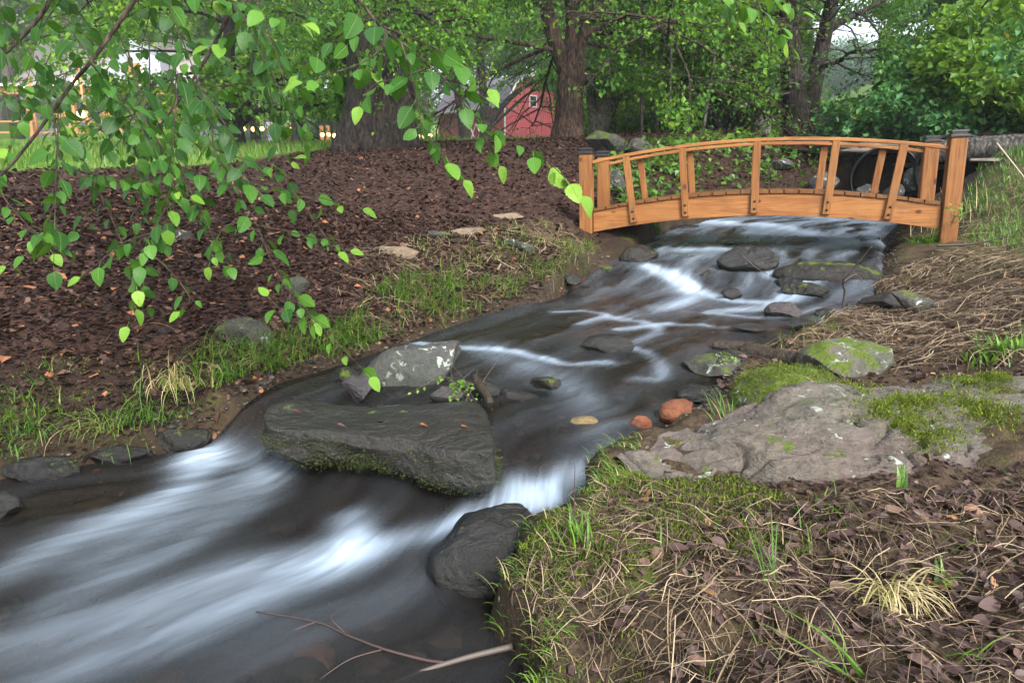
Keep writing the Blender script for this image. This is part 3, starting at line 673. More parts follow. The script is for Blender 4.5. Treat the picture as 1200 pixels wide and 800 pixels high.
# logs and driftwood
M_log = barkmat('weathered_log', (.035, .032, .028), (.19, .18, .16), 1.2, .5)
M_wlog = rockmat('wet_log', (.018, .013, .010), (.06, .045, .035), rough=.3)
def log(name, pts, rad, mat, label, cat='log', ns=18, bark=.12, seed=1):
    P = catmull(np.array(pts, float), 24); rr = np.interp(np.linspace(0, 1, 24), np.linspace(0, 1, len(rad)), rad)
    V, F = tubeVF(P, rr, ns, bark, seed); return tag(mk(name, V, F, mat), label, cat)
a, b = aty(1086, 178, 6.3), aty(1330, 170, 5.5)
log('log', [a, (a + b) / 2 + np.array([0, 0, .01]), b], [.09, .105, .10], M_log, 'thick weathered grey log lying on the right bank behind the bridge', seed=4)
a, b = atz(836, 404, .165), atz(900, 409, .175); log('log', [a, b], [.017, .022, .014], M_wlog, 'thin dark wet log pointing into the stream', seed=5)
a, b = atz(872, 412, .165), atz(932, 421, .19); log('log', [a, b], [.028, .028, .024], M_wlog, 'short thick wet log lying behind the thin wet log', seed=6)
a, b = atz(556, 448, .15), atz(575, 470, .16); log('driftwood', [a + np.array([0, 0, .02]), b], [.010, .015, .008], M_wlog, 'broken brown stub of driftwood jammed behind the slab', 'driftwood', seed=7)

# flat stones laid along the culvert crossing
k = 0
for px, py, y, wd, h, lb in [(945, 161, 7.6, .5, .07, 'flat pale stone leftmost on the culvert crossing'), (985, 160, 7.4, .42, .06, 'flat pinkish stone on the crossing behind the fourth baluster'), (1022, 166, 7.3, .55, .07, 'dark flat stone on the crossing above the culvert pipe'),
        (1068, 165, 7.0, .40, .06, 'flat stone on the crossing just left of the far right post cap'), (1098, 166, 6.9, .36, .07, 'flat stone on the crossing between the two right post caps'), (1146, 163, 6.9, .42, .06, 'pale tan flat stone lying behind the weathered log'), (1190, 161, 6.8, .42, .07, 'pale flat stone behind the far end of the log'),
        (975, 172, 7.3, .6, .10, 'thick dark layered stone under the flat stones of the crossing'), (1020, 178, 7.15, .6, .08, 'dark layered stone directly over the culvert mouth'), (1165, 205, 5.6, .5, .05, 'low flat pinkish stone in the grass below the log'), (1185, 188, 5.9, .25, .08, 'grey stone in the grass against the log')]:
    p = aty(px, py, y); g = hz(p[0], p[1]); rock('stone', (p[0], p[1], min(max(p[2], g + h * .1), g + .14) if k not in (7, 8) else p[2]), (wd, wd * .7, h), M_flag, lb, 100 + k, (0, 0, k * 31 % 60 - 30), cat='stone', cuts=16, depth=.4, lv=4); k += 1

# culvert pipes: corrugated black plastic
M_pipe = flat('black_plastic', (.012, .013, .014), .35)
def culvert(px, py, y, rad, yaw, label):
    c = aty(px, py, y); n, m = 120, 40; V = []; d = np.array([math.sin(yaw), math.cos(yaw), 0]); s_ = np.array([math.cos(yaw), -math.sin(yaw), 0])
    rows = []
    prof = [(0.0, .965), (.0, 1.0)] + [(.01 + i * .012, 1.0 + .035 * (i % 5 in (1, 2, 3))) for i in range(110)]
    inner = [(1.32, .95)] + [(1.3 - i * .03, .95 + .012 * (i % 2)) for i in range(43)]
    for l, r_ in inner + prof:
        a = np.arange(m) * 2 * np.pi / m
        rows.append(c + d * l + rad * r_ * (np.cos(a)[:, None] * s_ + np.sin(a)[:, None] * np.array([0, 0, 1.])))
    V = np.concatenate(rows); k_ = len(rows); i = np.arange(k_ - 1)[:, None] * m; j = np.arange(m)[None]; j2 = (j + 1) % m
    F = np.stack([i + j, i + j2, i + m + j2, i + m + j], -1).reshape(-1, 4)
    return tag(mk('culvert_pipe', V, F, M_pipe), label, 'culvert pipe')
culvert(1037, 209, 6.75, .30, R(28), 'black corrugated culvert pipe seen through the right half of the railing')
culvert(1118, 198, 6.25, .30, R(28), 'black corrugated culvert pipe partly hidden behind the right end posts')
# ------------------------------------------------------------------ wooden footbridge
WOODX, WOODZ, WOODD = woodmat('cedar_along', 'x', .68), woodmat('cedar_upright', 'z', .54), woodmat('cedar_deck', 'y', .34)
M_cap = flat('black_cap', (.012, .013, .015), .3); M_bolt = flat('black_bolt', (.01, .01, .01), .4, .6)
M_glass = flat('smoked_panel', (.03, .022, .02), .12)
bridge = empty('footbridge', (1.575, 4.50, .427), 'small arched wooden footbridge with orange-brown stained railings crossing the stream', 'bridge', rot=(0, R(-1.9), R(-18.47)))
BW = .62
def arc(x): return .096 * (1 - (x / 1.06) ** 2)
def beam(x0, x1, y0, y1, zb, zt, n=40, end=None):
    xs = np.linspace(x0, x1, n); V = []
    for x in xs: V += [(x, y0, zb + arc(x)), (x, y1, zb + arc(x)), (x, y1, zt + arc(x)), (x, y0, zt + arc(x))]
    F = []
    for i in range(n - 1):
        for j in range(4): F.append((i * 4 + j, i * 4 + (j + 1) % 4, i * 4 + 4 + (j + 1) % 4, i * 4 + 4 + j))
    F += [(3, 2, 1, 0), tuple((n - 1) * 4 + j for j in range(4))]
    return np.array(V), np.array(F)
for y in (0.0, BW):
    V, F = beam(-1.055, 1.055, y - .018, y + .018, .030, .168); bevel(mk('stringer', V, F, WOODX, bridge, smooth=False), .003)
    V, F = beam(-1.062, 1.062, y - .022, y + .022, .492, .514); bevel(mk('handrail', V, F, WOODX, bridge, smooth=False), .004)
rg = np.random.default_rng(3); nb = 24
for i in range(nb):
    x0 = -1.05 + 2.10 * i / nb; x1 = x0 + 2.10 / nb - .006; dz = rg.uniform(-.0015, .0015)
    xs = np.array([x0, x1]); z0 = .1705 + arc(xs) + dz
    V = np.array([(x0, -.03, z0[0]), (x1, -.03, z0[1]), (x1, BW + .03, z0[1]), (x0, BW + .03, z0[0]), (x0, -.03, z0[0] + .022), (x1, -.03, z0[1] + .022), (x1, BW + .03, z0[1] + .022), (x0, BW + .03, z0[0] + .022)])
    bevel(mk('deck_board', V, BOXF, WOODD, bridge, smooth=False), .002, 1)
for sx in (-1, 1):
    for y in (0.0, BW):
        o = mk('post', boxV(-.044, .044, -.044, .044, -.22 if sx > 0 else -.05, .557), BOXF, WOODZ, bridge, smooth=False); o.location = (sx * 1.105, y, 0); bevel(o, .005)
        c = mk('post_cap', boxV(-.050, .050, -.050, .050, .557, .574), BOXF, M_cap, o, smooth=False); bevel(c, .004)
        m = MB()
        m.add(boxV(-.038, .038, -.038, .038, .574, .590), BOXF); mk('cap_panel', m.V[0], BOXF, M_glass, c, smooth=False)
        q = boxV(-.048, .048, -.048, .048, .590, .602); q[4:, :2] *= .86; q2 = mk('cap_roof', q, BOXF, M_cap, c, smooth=False); bevel(q2, .003)
    # baluster pairs fan out with the arch
def bolt_mesh(x, y, z, s):
    a = np.arange(10) * 2 * np.pi / 10
    V = np.r_[np.c_[x + .008 * np.cos(a), np.full(10, y), z + .008 * np.sin(a)], np.c_[x + .006 * np.cos(a), np.full(10, y + s * .005), z + .006 * np.sin(a)], [[x, y + s * .006, z]]]
    j = np.arange(10); j2 = (j + 1) % 10
    return V, [np.c_[j, j2, 10 + j2, 10 + j], np.c_[10 + j, 10 + j2, np.full(10, 20)]]
for s, y in ((-1, -.018), (1, BW + .018)):
    for xb, xt in ((-.77, -.828), (-.428, -.462), (0.0, 0.0), (.425, .455), (.77, .824)):
        zb = .048 + arc(xb); zt = .491 + arc(xt); hw = .0228; th = .021
        ya, yb = (y - th - .001, y - .001) if s < 0 else (y + .001, y + th + .001)
        V = []
        for z_, x_ in ((zb, xb), (zt, xt)):
            sl_ = (xt - xb) / (zt - zb)
            for dx, yy in ((-hw, ya), (hw, ya), (hw, yb), (-hw, yb)): V.append((x_ + dx, yy, z_ - dx * sl_ * .9))
        V = np.array(V); c0 = np.array([(xb + xt) / 2, 0, 0])
        o = mk('baluster', V - c0, BOXF, WOODZ, bridge, smooth=False); o.location = c0; bevel(o, .003)
        for dz in (.028, .075):
            xx = xb + (xt - xb) * dz / (zt - zb)
            Vb, Fb = bolt_mesh(xx, ya if s < 0 else yb, zb + dz, s); mk('bolt', Vb - c0, Fb, M_bolt, o)
# ------------------------------------------------------------------ foliage machinery
LEAF4 = (np.array([[0, 0, 0], [.36, .45, .10], [0, 1, -.06], [-.36, .45, .10]]), np.array([[0, 1, 2], [0, 2, 3]]))
def birch_leaf():
    """ovate toothed leaf folded along the midrib; x across, y along, z up"""
    ys = np.array([0, .06, .16, .26, .34, .43, .52, .61, .70, .79, .88, .95, 1.0])
    hw = np.array([0, .13, .28, .37, .36, .385, .34, .335, .265, .24, .145, .09, 0.0])
    mid = np.c_[np.zeros(13), ys, -.10 * ys ** 2]
    l = np.c_[-hw, ys + .02, .16 * hw - .10 * ys ** 2]; r_ = np.c_[hw, ys + .02, .16 * hw - .10 * ys ** 2]
    V = np.r_[mid, l, r_]; F = []
    for i in range(12):
        F.append((i, i + 1, 13 + i + 1, 13 + i)); F.append((i, 26 + i, 26 + i + 1, i + 1))
    st = np.array([[-.012, 0, 0], [.012, 0, 0], [.012, -.34, .05], [-.012, -.34, .05]]); F.append((39, 42, 41, 40))
    return np.r_[V, st], np.array(F)
BLEAF = birch_leaf()
def _nrm(a): return a / (np.linalg.norm(a, axis=-1, keepdims=True) + 1e-9)
def leavesVF(pos, d, nrm, size, T, rnd, curl=None):
    TV, TF = T; k = len(TV); n = len(pos)
    d = _nrm(d); x = _nrm(np.cross(d, nrm)); z = np.cross(x, d)
    if k > 30: x = x * np.random.default_rng(n).uniform(.78, 1.08, (n, 1))
    tz = np.broadcast_to(TV[None, :, 2], (n, k)) if curl is None else TV[None, :, 2] - curl[:, None] * TV[None, :, 1] ** 2
    V = pos[:, None] + size[:, None, None] * (TV[None, :, 0, None] * x[:, None] + TV[None, :, 1, None] * d[:, None] + tz[:, :, None] * z[:, None])
    F = (np.arange(n) * k)[:, None, None] + TF[None]
    return V.reshape(-1, 3), F.reshape(-1, TF.shape[1]), np.repeat(rnd, k)
# limbs kept cut back where one looks through to the barn, the lights and the sky
GAPS = [(508, 652, 104, 172, 50, .93), (952, 1020, 24, 120, 40, .93), (270, 420, 138, 172, 26, .85), (962, 1030, 30, 112, 60, .9), (912, 990, 0, 166, 9.85, .9), (404, 486, 90, 172, 7.7, .92), (640, 700, 0, 166, 9.1, .75), (690, 770, 118, 165, 12.5, .5)]
class Tree:
    def __init__(s, seed): s.rg = np.random.default_rng(seed); s.w = MB(); s.lp = []; s.ld = []; s.lt = []
    def limb(s, P, rad, ns=8, bark=0, seed=0, flute=0):
        V, F = tubeVF(P, rad, ns, bark, seed, True, flute); s.w.add(V, F)
    def grow(s, p, d, L, r, lev, o):
        rg = s.rg; n = 7 if lev == 0 else 5; P = [np.array(p, float)]; d = _nrm(np.array(d, float))
        for i in range(n - 1):
            d = _nrm(d + rg.normal(0, o.get('jit', .16), 3) + np.array([0, 0, -o['droop'] * (.5 + i / n)])); P.append(P[-1] + d * L / (n - 1))
        P = np.array(P); last = lev >= o['lev']
        if r > o.get('rmin', .003): s.limb(P, np.linspace(r, r * .3, n), 6 if lev == 0 else (4 if lev == 1 else 3))
        if last:
            k = o['nl']; t = rg.uniform(.1, 1.02, k) * (n - 1); i = np.minimum(t.astype(int), n - 2); f = (t - i)[:, None]
            q = P[i] * (1 - f) + P[i + 1] * f
            s.lp.append(q + rg.normal(0, o.get('spread', .03), (k, 3))); s.ld.append(np.repeat(_nrm(P[-1] - P[0])[None], k, 0)); s.lt.append(np.full(k, rg.random()))
            return
        nc = o['nc'][lev]
        for c in range(nc):
            t = (.22 + .78 * (c + rg.random()) / nc); i = min(int(t * (n - 1)), n - 2); q = P[i] + (P[i + 1] - P[i]) * (t * (n - 1) - i)
            ax_ = _nrm(P[i + 1] - P[i]); v = _nrm(np.cross(ax_, [0, 0, 1.]) + 1e-6) * (1 if c % 2 else -1)
            an = rg.uniform(.55, 1.15); dd = ax_ * math.cos(an) + v * math.sin(an) + np.array([0, 0, rg.normal(.02, .28)])
            s.grow(q, dd, L * o['ratio'][lev] * rg.uniform(.7, 1.15) * (1.15 - .45 * t), r * .42, lev + 1, o)
        # leader twig
        s.grow(P[-1], P[-1] - P[-2], L * o['ratio'][lev] * .6, r * .3, lev + 1, o)
    def build(s, name, label, base, bark, leafm, size, group=None, cat='tree', T=LEAF4, up=.75, high=None, hang=.35, tone=None, crown='crown'):
        rg = s.rg; base = np.array(base, float)
        root = empty(name, base, label, cat, group)
        if s.w.V:
            tr = s.w.build('trunk', bark, root); tr.matrix_parent_inverse = Matrix.Translation(-Vector(base))
        P = np.concatenate(s.lp); D = np.concatenate(s.ld); C = np.concatenate(s.lt); sz = size * rg.uniform(.65, 1.25, len(P))
        if high is not None:
            m = (P[:, 2] < high) | (rg.random(len(P)) < .12); sz = np.where(P[:, 2] < high, sz, sz * 1.8); P, D, C, sz = P[m], D[m], C[m], sz[m]
        v_ = P - CAM; dp = v_ @ CF; qx = 600 + FPX * v_[:, 0] / np.maximum(dp, .1); qy = 400 - FPX * (v_ @ CU) / np.maximum(dp, .1); kp = np.ones(len(P), bool); rr_ = rg.random(len(P))
        for x0, x1, y0, y1, yf, pr in GAPS: kp &= ~((qx > x0) & (qx < x1) & (qy > y0) & (qy < y1) & (P[:, 1] < yf) & (rr_ < pr))
        P, D, C, sz = P[kp], D[kp], C[kp], sz[kp]
        d = _nrm(D * .6 + rg.normal(0, .6, P.shape) + np.array([0, 0, -hang])); nn = _nrm(np.array([0, 0, up]) + rg.normal(0, .45, P.shape))
        rnd = np.clip(.22 + .40 * C + rg.normal(0, .17, len(P)), 0, 1) if tone is None else np.clip(tone + .3 * (C - .5) + rg.normal(0, .17, len(P)), 0, 1)
        V, F, A = leavesVF(P, d, nn, sz, T, rnd)
        cr = mk(crown, V, F, leafm, root, {'rnd': A}, smooth=False); cr.matrix_parent_inverse = Matrix.Translation(-Vector(base))
        return root
L_can = leafmat('canopy_leaf', [(0, (.022, .075, .010)), (.45, (.058, .16, .018)), (.75, (.115, .25, .026)), (1, (.26, .39, .035))], .5, .46, spec=.18)
L_drk = leafmat('dark_leaf', [(0, (.014, .05, .012)), (.5, (.038, .105, .018)), (1, (.09, .18, .025))], .5, .35, spec=.18)
L_lit = leafmat('light_leaf', [(0, (.04, .11, .013)), (.5, (.10, .22, .022)), (1, (.25, .38, .04))], .45, .45, (.22, .36, .03))
L_yel = leafmat('yellow_leaf', [(0, (.07, .15, .015)), (.5, (.19, .30, .03)), (1, (.34, .42, .06))], .5, .5, (.3, .42, .04))
L_rt = leafmat('slope_leaf', [(0, (.03, .11, .04)), (.5, (.07, .20, .065)), (.8, (.13, .28, .065)), (1, (.26, .38, .05))], .5, .35, (.10, .24, .03), spec=.2)
L_wood = leafmat('wood_leaf', [(0, (.03, .10, .032)), (.5, (.075, .20, .052)), (1, (.16, .31, .06))], .5, .46, (.10, .24, .04))
L_hazed = leafmat('hazed_leaf', [(0, (.08, .18, .11)), (.5, (.14, .25, .15)), (1, (.19, .30, .16))], .5, .3, (.08, .18, .04))  # distance haze painted into the leaf colour: paler and bluer than the real leaves
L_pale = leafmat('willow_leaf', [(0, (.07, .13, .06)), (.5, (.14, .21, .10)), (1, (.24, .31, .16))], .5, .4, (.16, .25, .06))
L_mix = leafmat('turning_leaf', [(0, (.02, .06, .012)), (.62, (.06, .12, .02)), (.86, (.10, .15, .03)), (.93, (.28, .16, .05)), (1, (.34, .22, .08))], .5, .35)
B_dark = barkmat('dark_bark', (.009, .007, .006), (.055, .042, .034), 1.0, .15)
B_red = barkmat('red_brown_bark', (.012, .008, .006), (.095, .055, .038), 1.1, .1)
B_grey = barkmat('grey_bark', (.04, .036, .032), (.17, .155, .135), 1.2, .35)
B_blk = barkmat('black_bark', (.007, .006, .006), (.03, .027, .025), 1.1, .1)
def pxl(pts, y):
    """a stem traced through (px, py[, distance])"""
    return np.array([aty(p[0], p[1], p[2] if len(p) > 2 else y) for p in pts])
def crown_limbs(t, trunk, n, z0, z1, L0, L1, r, o, az0=0, e0=.05, e1=.9):
    zs = trunk[:, 2]
    for i in range(n):
        f = (i / max(n - 1, 1)) ** 1.5; z = z0 + (z1 - z0) * f; k = np.interp(z, zs, np.arange(len(zs))); j = min(int(k), len(zs) - 2)
        p = trunk[j] + (trunk[j + 1] - trunk[j]) * (k - j); a = az0 + i * 2.39996 + t.rg.normal(0, .25); e = e0 + (e1 - e0) * f
        t.grow(p, (math.cos(a) * math.cos(e), math.sin(a) * math.cos(e), math.sin(e)), (L0 + (L1 - L0) * f) * t.rg.uniform(.8, 1.15), r * (1 - .5 * f), 0, o)
O = dict(lev=2, nc=[10, 7], ratio=[.42, .42], nl=15, droop=.08, spread=.045)
def near_tree(name, label, bark, leafm, stems, y, rads, seed, n=20, z0=2.1, z1=7, L0=3.0, L1=1.6, o=O, size=.052, bk=.10, flute=.25, ns=40, az0=0, extra=(), high=3.9, e0=.02, group=None, **kw):
    t = Tree(seed); base = None
    for k, (st, rr) in enumerate(zip(stems, rads)):
        P = pxl(st, y)
        if k == 0:
            g = hz(P[0, 0], P[0, 1]); P[0, 2] = g - .12; base = (P[0, 0], P[0, 1], g)
        m = max(24, int(np.linalg.norm(P[-1] - P[0]) / .10)); P2 = catmull(P, m); r2 = np.interp(np.linspace(0, 1, m), np.linspace(0, 1, len(rr)), rr)
        t.limb(P2, r2, ns if rr[0] > .1 else 12, bk, seed + k, flute if k == 0 else 0)
        if k == 0: tk = P2
        else: 
            for q in range(3): t.grow(P2[int(m * (.5 + .16 * q))], _nrm(P2[-1] - P2[-2]) + t.rg.normal(0, .6, 3), L1 * .8, rr[-1] * .5, 0, o)
    top = tk[-1]; up_ = np.array([top, top + np.array([.1, .1, 1.6]), top + np.array([-.1, .15, 3.2]), top + np.array([.05, 0, 4.8])])
    rl = rads[0][-1]; t.limb(catmull(up_, 20), np.linspace(rl, .02, 20), 10, .05, seed); tk = np.r_[tk, up_[1:]]
    crown_limbs(t, tk, n, z0, z1, L0, L1, max(.03, rl * .28), o, az0, e0)
    for (px, py, yy), (qx, qy, qy2), L, r in extra:
        a, b = aty(px, py, yy), aty(qx, qy, qy2); t.grow(a, b - a, np.linalg.norm(b - a) if L is None else L, r, 0, o)
    return t.build(name, label, base, bark, leafm, size, group, high=high, **kw)

# the trees that stand around the stream, in order across the picture
near_tree('tree', 'massive tree with thick dark ridged trunk on the crest left of the barn', B_dark, L_can, [[(441,172),(444,140),(446,100),(445,50),(447,0),(449,-60)]], 8, [(.46,.385,.345,.31,.29,.28)], 201, n=13, z0=2.9, z1=7.5, L0=3.6, bk=.10, flute=.16, ns=90,
          extra=[((446,-20,8),(560,60,7.2),None,.035),((446,-25,8),(360,60,7.4),None,.03),((447,-40,8),(520,40,6.6),None,.03)])
near_tree('tree', 'dark low-branching tree on the lawn left of the massive trunk', B_blk, L_can, [[(276,170),(275,145),(272,115),(268,70),(270,10)],[(275,150),(258,138),(238,118),(220,90)],[(277,150),(292,138),(312,128),(352,126),(400,118)],[(276,140),(292,120),(318,98),(350,80)]], 12, [(.18,.13,.115,.10,.08),(.08,.06,.045,.03),(.075,.055,.045,.03,.015),(.07,.05,.035,.02)], 202, n=22, z0=2.4, z1=6.5, L0=3.4, size=.085, ns=24, high=4.6,
          o=dict(lev=2, nc=[9, 6], ratio=[.45, .42], nl=12, droop=.10, spread=.07), tone=.58)
near_tree('tree', 'slender dark tree on the lawn just left of the barn door', B_blk, L_can, [[(545,172),(542,140),(536,100),(533,50),(532,0)]], 19, [(.15,.12,.11,.09,.07)], 203, n=10, z0=5.2, z1=9, L0=3.0, size=.12, ns=20, high=6.5, o=dict(lev=2, nc=[7, 5], ratio=[.45, .42], nl=11, droop=.06, spread=.08))
near_tree('tree', 'forked dark tree in front of the barn roof', B_blk, L_can, [[(569,172),(569,145),(567,110),(562,60),(558,0)],[(570,150),(586,128),(606,108),(640,88),(668,78)],[(571,152),(592,134),(622,108),(648,102)]], 20, [(.18,.14,.12,.10,.08),(.10,.085,.065,.045,.025),(.055,.04,.03,.02)], 204, n=13, z0=4.8, z1=10, L0=3.6, size=.12, ns=20, high=7, o=dict(lev=2, nc=[8, 5], ratio=[.45, .42], nl=13, droop=.07, spread=.09))
near_tree('tree', 'tree with red-brown bark whose trunk splits into three limbs above the barn', B_red, L_can, [[(665,164),(667,140),(668,110),(671,80),(675,40),(672,-10),(670,-70)],[(664,84),(655,60),(646,32),(636,-10),(624,-60)],[(681,46),(690,24),(706,8),(735,-12),(780,-40)],[(683,44),(700,34),(722,26),(750,20)]], 9.4, [(.235,.175,.162,.162,.125,.11,.09),(.105,.10,.09,.08,.06),(.08,.075,.07,.06,.05),(.045,.038,.03,.018)], 205, n=15, z0=2.5, z1=7, L0=3.6, ns=70, bk=.10, flute=.12,
          extra=[((650,52,9.4),(585,56,9.2),2.4,.03),((655,60,9.4),(560,20,9.0),2.8,.03),((690,40,9.4),(790,40,9.0),2.6,.03)], tone=.5)
near_tree('tree', 'pale grey tree with several stems rising behind the mossy boulder', B_grey, L_drk, [[(703,168),(704,140),(703,100),(702,50),(700,0)],[(698,168),(694,130),(689,90),(684,60)],[(706,165),(712,130),(718,95),(722,50)],[(706,160),(718,130),(733,100),(752,72)]], 13, [(.16,.13,.11,.09,.07),(.10,.085,.07,.05),(.09,.08,.06,.04),(.07,.055,.04,.025)], 206, n=11, z0=3.4, z1=7, L0=2.8, size=.08, ns=24, o=dict(lev=2, nc=[8, 5], ratio=[.45, .42], nl=11, droop=.06, spread=.06), high=5, flute=.1)
near_tree('tree', 'leaning grey trunk half hidden in leaves left of the twin dark tree', B_grey, L_can, [[(891,170),(893,140),(897,100),(900,60),(901,10)],[(898,104),(908,84),(914,70)]], 14, [(.19,.16,.15,.13,.11),(.06,.05,.03)], 207, n=12, z0=2.9, z1=7, L0=2.9, size=.085, ns=26, az0=2, o=dict(lev=2, nc=[8, 5], ratio=[.45, .42], nl=11, droop=.07, spread=.06), high=5, flute=.1)
near_tree('tree', 'tall twin dark trunk standing against the white sky gap', B_dark, L_drk, [[(936,170),(934,140),(930,100),(926,55),(922,15),(914,-50)],[(944,168),(948,140),(953,105),(961,65),(970,25),(985,-45)],[(968,38),(985,26),(1006,16),(1045,-4)],[(925,30),(908,18),(888,8)]], 10, [(.20,.165,.145,.135,.125,.11),(.15,.12,.11,.10,.09,.075),(.06,.05,.04,.02),(.05,.04,.025)], 208, n=8, z0=3.3, z1=7.5, L0=2.9, L1=1.5, ns=60, bk=.08, flute=.1,
          extra=[((985,26,10),(1012,92,9.4),1.3,.012),((1000,14,10),(1040,40,9.6),1.2,.015),((960,70,10),(930,40,9.6),.9,.014)], az0=.6, e0=.25)
# understorey behind the bridge
def sapling(px, py, y, h, lean, seed, label, leafm=L_lit, size=.055, r=.022, L0=.9, n=9, group='saplings behind the bridge', o=None):
    g = ground_at(px, py); b = aty(px, py, y); z = hz(b[0], b[1]); t = Tree(seed)
    P = catmull(np.array([(b[0], b[1], z - .05), (b[0] + lean * .3, b[1], z + h * .35), (b[0] + lean * .5, b[1] + .05, z + h * .7), (b[0] + lean, b[1], z + h)]), 16)
    t.limb(P, np.linspace(r, .006, 16), 8)
    crown_limbs(t, P, n, z + h * .22, z + h * .96, L0, L0 * .5, r * .4, o or dict(lev=1, nc=[7], ratio=[.5], nl=13, droop=.03, spread=.06), seed, .25, .8)
    return t.build('sapling', label, (b[0], b[1], z), B_grey, leafm, size, group, cat='sapling')
for q, (px, y, h, ln, lb) in enumerate([(752, 9.2, 2.6, -.2, 'thin sapling nearest the mossy boulder'), (768, 9.8, 2.9, .1, 'thin sapling second from the mossy boulder'), (784, 8.9, 2.4, -.1, 'thin straight sapling above the second baluster'), (803, 9.6, 3.0, .15, 'tall sapling rising from the bank above the second baluster'),
        (822, 9.0, 2.3, .3, 'sapling leaning right behind the middle of the handrail'), (776, 11.5, 3.4, .0, 'slender sapling farther back among the bank saplings'), (842, 10.4, 2.6, -.2, 'sapling in front of the shrub with tan leaves')]):
    sapling(px, 172, y, h, ln, 230 + q, lb, L_lit if q % 2 else L_can)
def bush(name, px, py, y, rx, h, seed, label, leafm, size, n=16, nl=14, up=.7, hang=.2, cat='shrub', tone=None, stems=True, group=None, ry=None):
    b = aty(px, py, y); z = hz(b[0], b[1]); t = Tree(seed); rg = t.rg
    for i in range(n):
        a = i * 2.4 + rg.normal(0, .2); f = math.sqrt((i + .5) / n); e = np.array([math.cos(a) * rx * f, math.sin(a) * (ry or rx) * f, h * (.35 + .65 * (1 - f * f) + rg.normal(0, .08))])
        t.grow((b[0] + e[0] * .12, b[1] + e[1] * .12, z - .03), e, np.linalg.norm(e), .012 * h + .004, 0, dict(lev=2, nc=[6, 4], ratio=[.36, .45], nl=nl, droop=.05, spread=size * .9))
    return t.build(name, label, (b[0], b[1], z), B_grey, leafm, size, group, cat=cat, up=up, hang=hang, tone=tone, crown='leaves')
bush('bush', 738, 168, 15, 1.0, .95, 241, 'bright yellow-green bush in the sun behind the mossy boulder', L_yel, .10, n=18, cat='bush')
bush('bush', 690, 168, 22, 1.6, 1.2, 242, 'yellow-green bush behind the red-brown trunk', L_yel, .12, n=14, cat='bush')
bush('shrub', 848, 168, 10.8, 1.15, 2.2, 243, 'dense shrub with scattered tan leaves behind the handrail', L_mix, .07, n=24, nl=15)
bush('shrub', 805, 168, 13, 1.3, 1.9, 244, 'dark green shrub deep behind the saplings', L_drk, .08, n=16)
bush('shrub', 900, 168, 16, 1.2, 1.1, 245, 'low pale bush beside the leaning grey trunk', L_yel, .10, n=12)
# feathery trees of the right-hand slope
def slope_tree(px, y, h, rx, seed, label, leafm=L_rt, size=.105, n=36, z0=.5, tone=None, droop=.05):
    b = aty(px, 165, y); z = hz(b[0], b[1]); t = Tree(seed)
    P = catmull(np.array([(b[0], b[1], z - .2), (b[0] + .1, b[1], z + h * .4), (b[0] - .1, b[1], z + h)]), 30); t.limb(P, np.linspace(.18, .03, 30), 14, .08, seed)
    crown_limbs(t, P, n, z + z0, z + h * .97, rx, rx * .35, .05, dict(lev=2, nc=[9, 6], ratio=[.42, .42], nl=19, droop=droop, spread=size * .8), seed, .0, 1.0)
    return t.build('tree', label, (b[0], b[1], z), B_dark, leafm, size, 'trees on the right-hand slope', up=1.0, hang=.15, tone=tone)
slope_tree(1128, 19, 9.5, 2.9, 251, 'tall feathery tree at the left edge of the right-hand slope')
slope_tree(1190, 16, 9, 3.0, 252, 'feathery tree in the middle of the right-hand slope', tone=.42)
slope_tree(1275, 15, 9, 3.2, 253, 'dark feathery tree at the right end of the slope', tone=.3)
slope_tree(1370, 14, 8, 3.0, 254, 'feathery tree beyond the right picture edge')
slope_tree(1165, 25, 14, 3.4, 255, 'tallest tree behind the feathery slope trees', L_wood, .17)
slope_tree(1240, 24, 15, 4.0, 256, 'tall dark tree high behind the right-hand slope', L_wood, .17)
bush('bush', 1180, 160, 8.2, 1.2, 1.25, 257, 'light green leafy bush right behind the weathered log', L_lit, .085, n=26, nl=16, cat='bush')
bush('bush', 1110, 160, 9.4, 1.5, 1.15, 258, 'low green bush behind the far right bridge post', L_rt, .10, n=22, cat='bush')
bush('bush', 1055, 163, 10.8, 1.3, .9, 259, 'low bush at the foot of the tall feathery slope tree', L_rt, .11, n=20, cat='bush')
bush('bush', 1260, 155, 7.8, 1.3, 1.5, 260, 'leafy bush at the right picture edge above the log', L_rt, .085, n=22, cat='bush')
bush('bush', 1075, 160, 8.6, 1.1, .75, 261, 'low leafy bush directly behind the stones of the crossing', L_rt, .08, n=22, nl=16, cat='bush')
bush('bush', 1150, 160, 9.0, 1.2, .8, 262, 'low bush just behind the tan stone on the crossing', L_lit, .08, n=22, nl=15, cat='bush')
bush('bush', 1020, 162, 9.4, .9, .5, 263, 'small low bush left of the crossing bushes', L_rt, .08, n=16, nl=15, cat='bush')
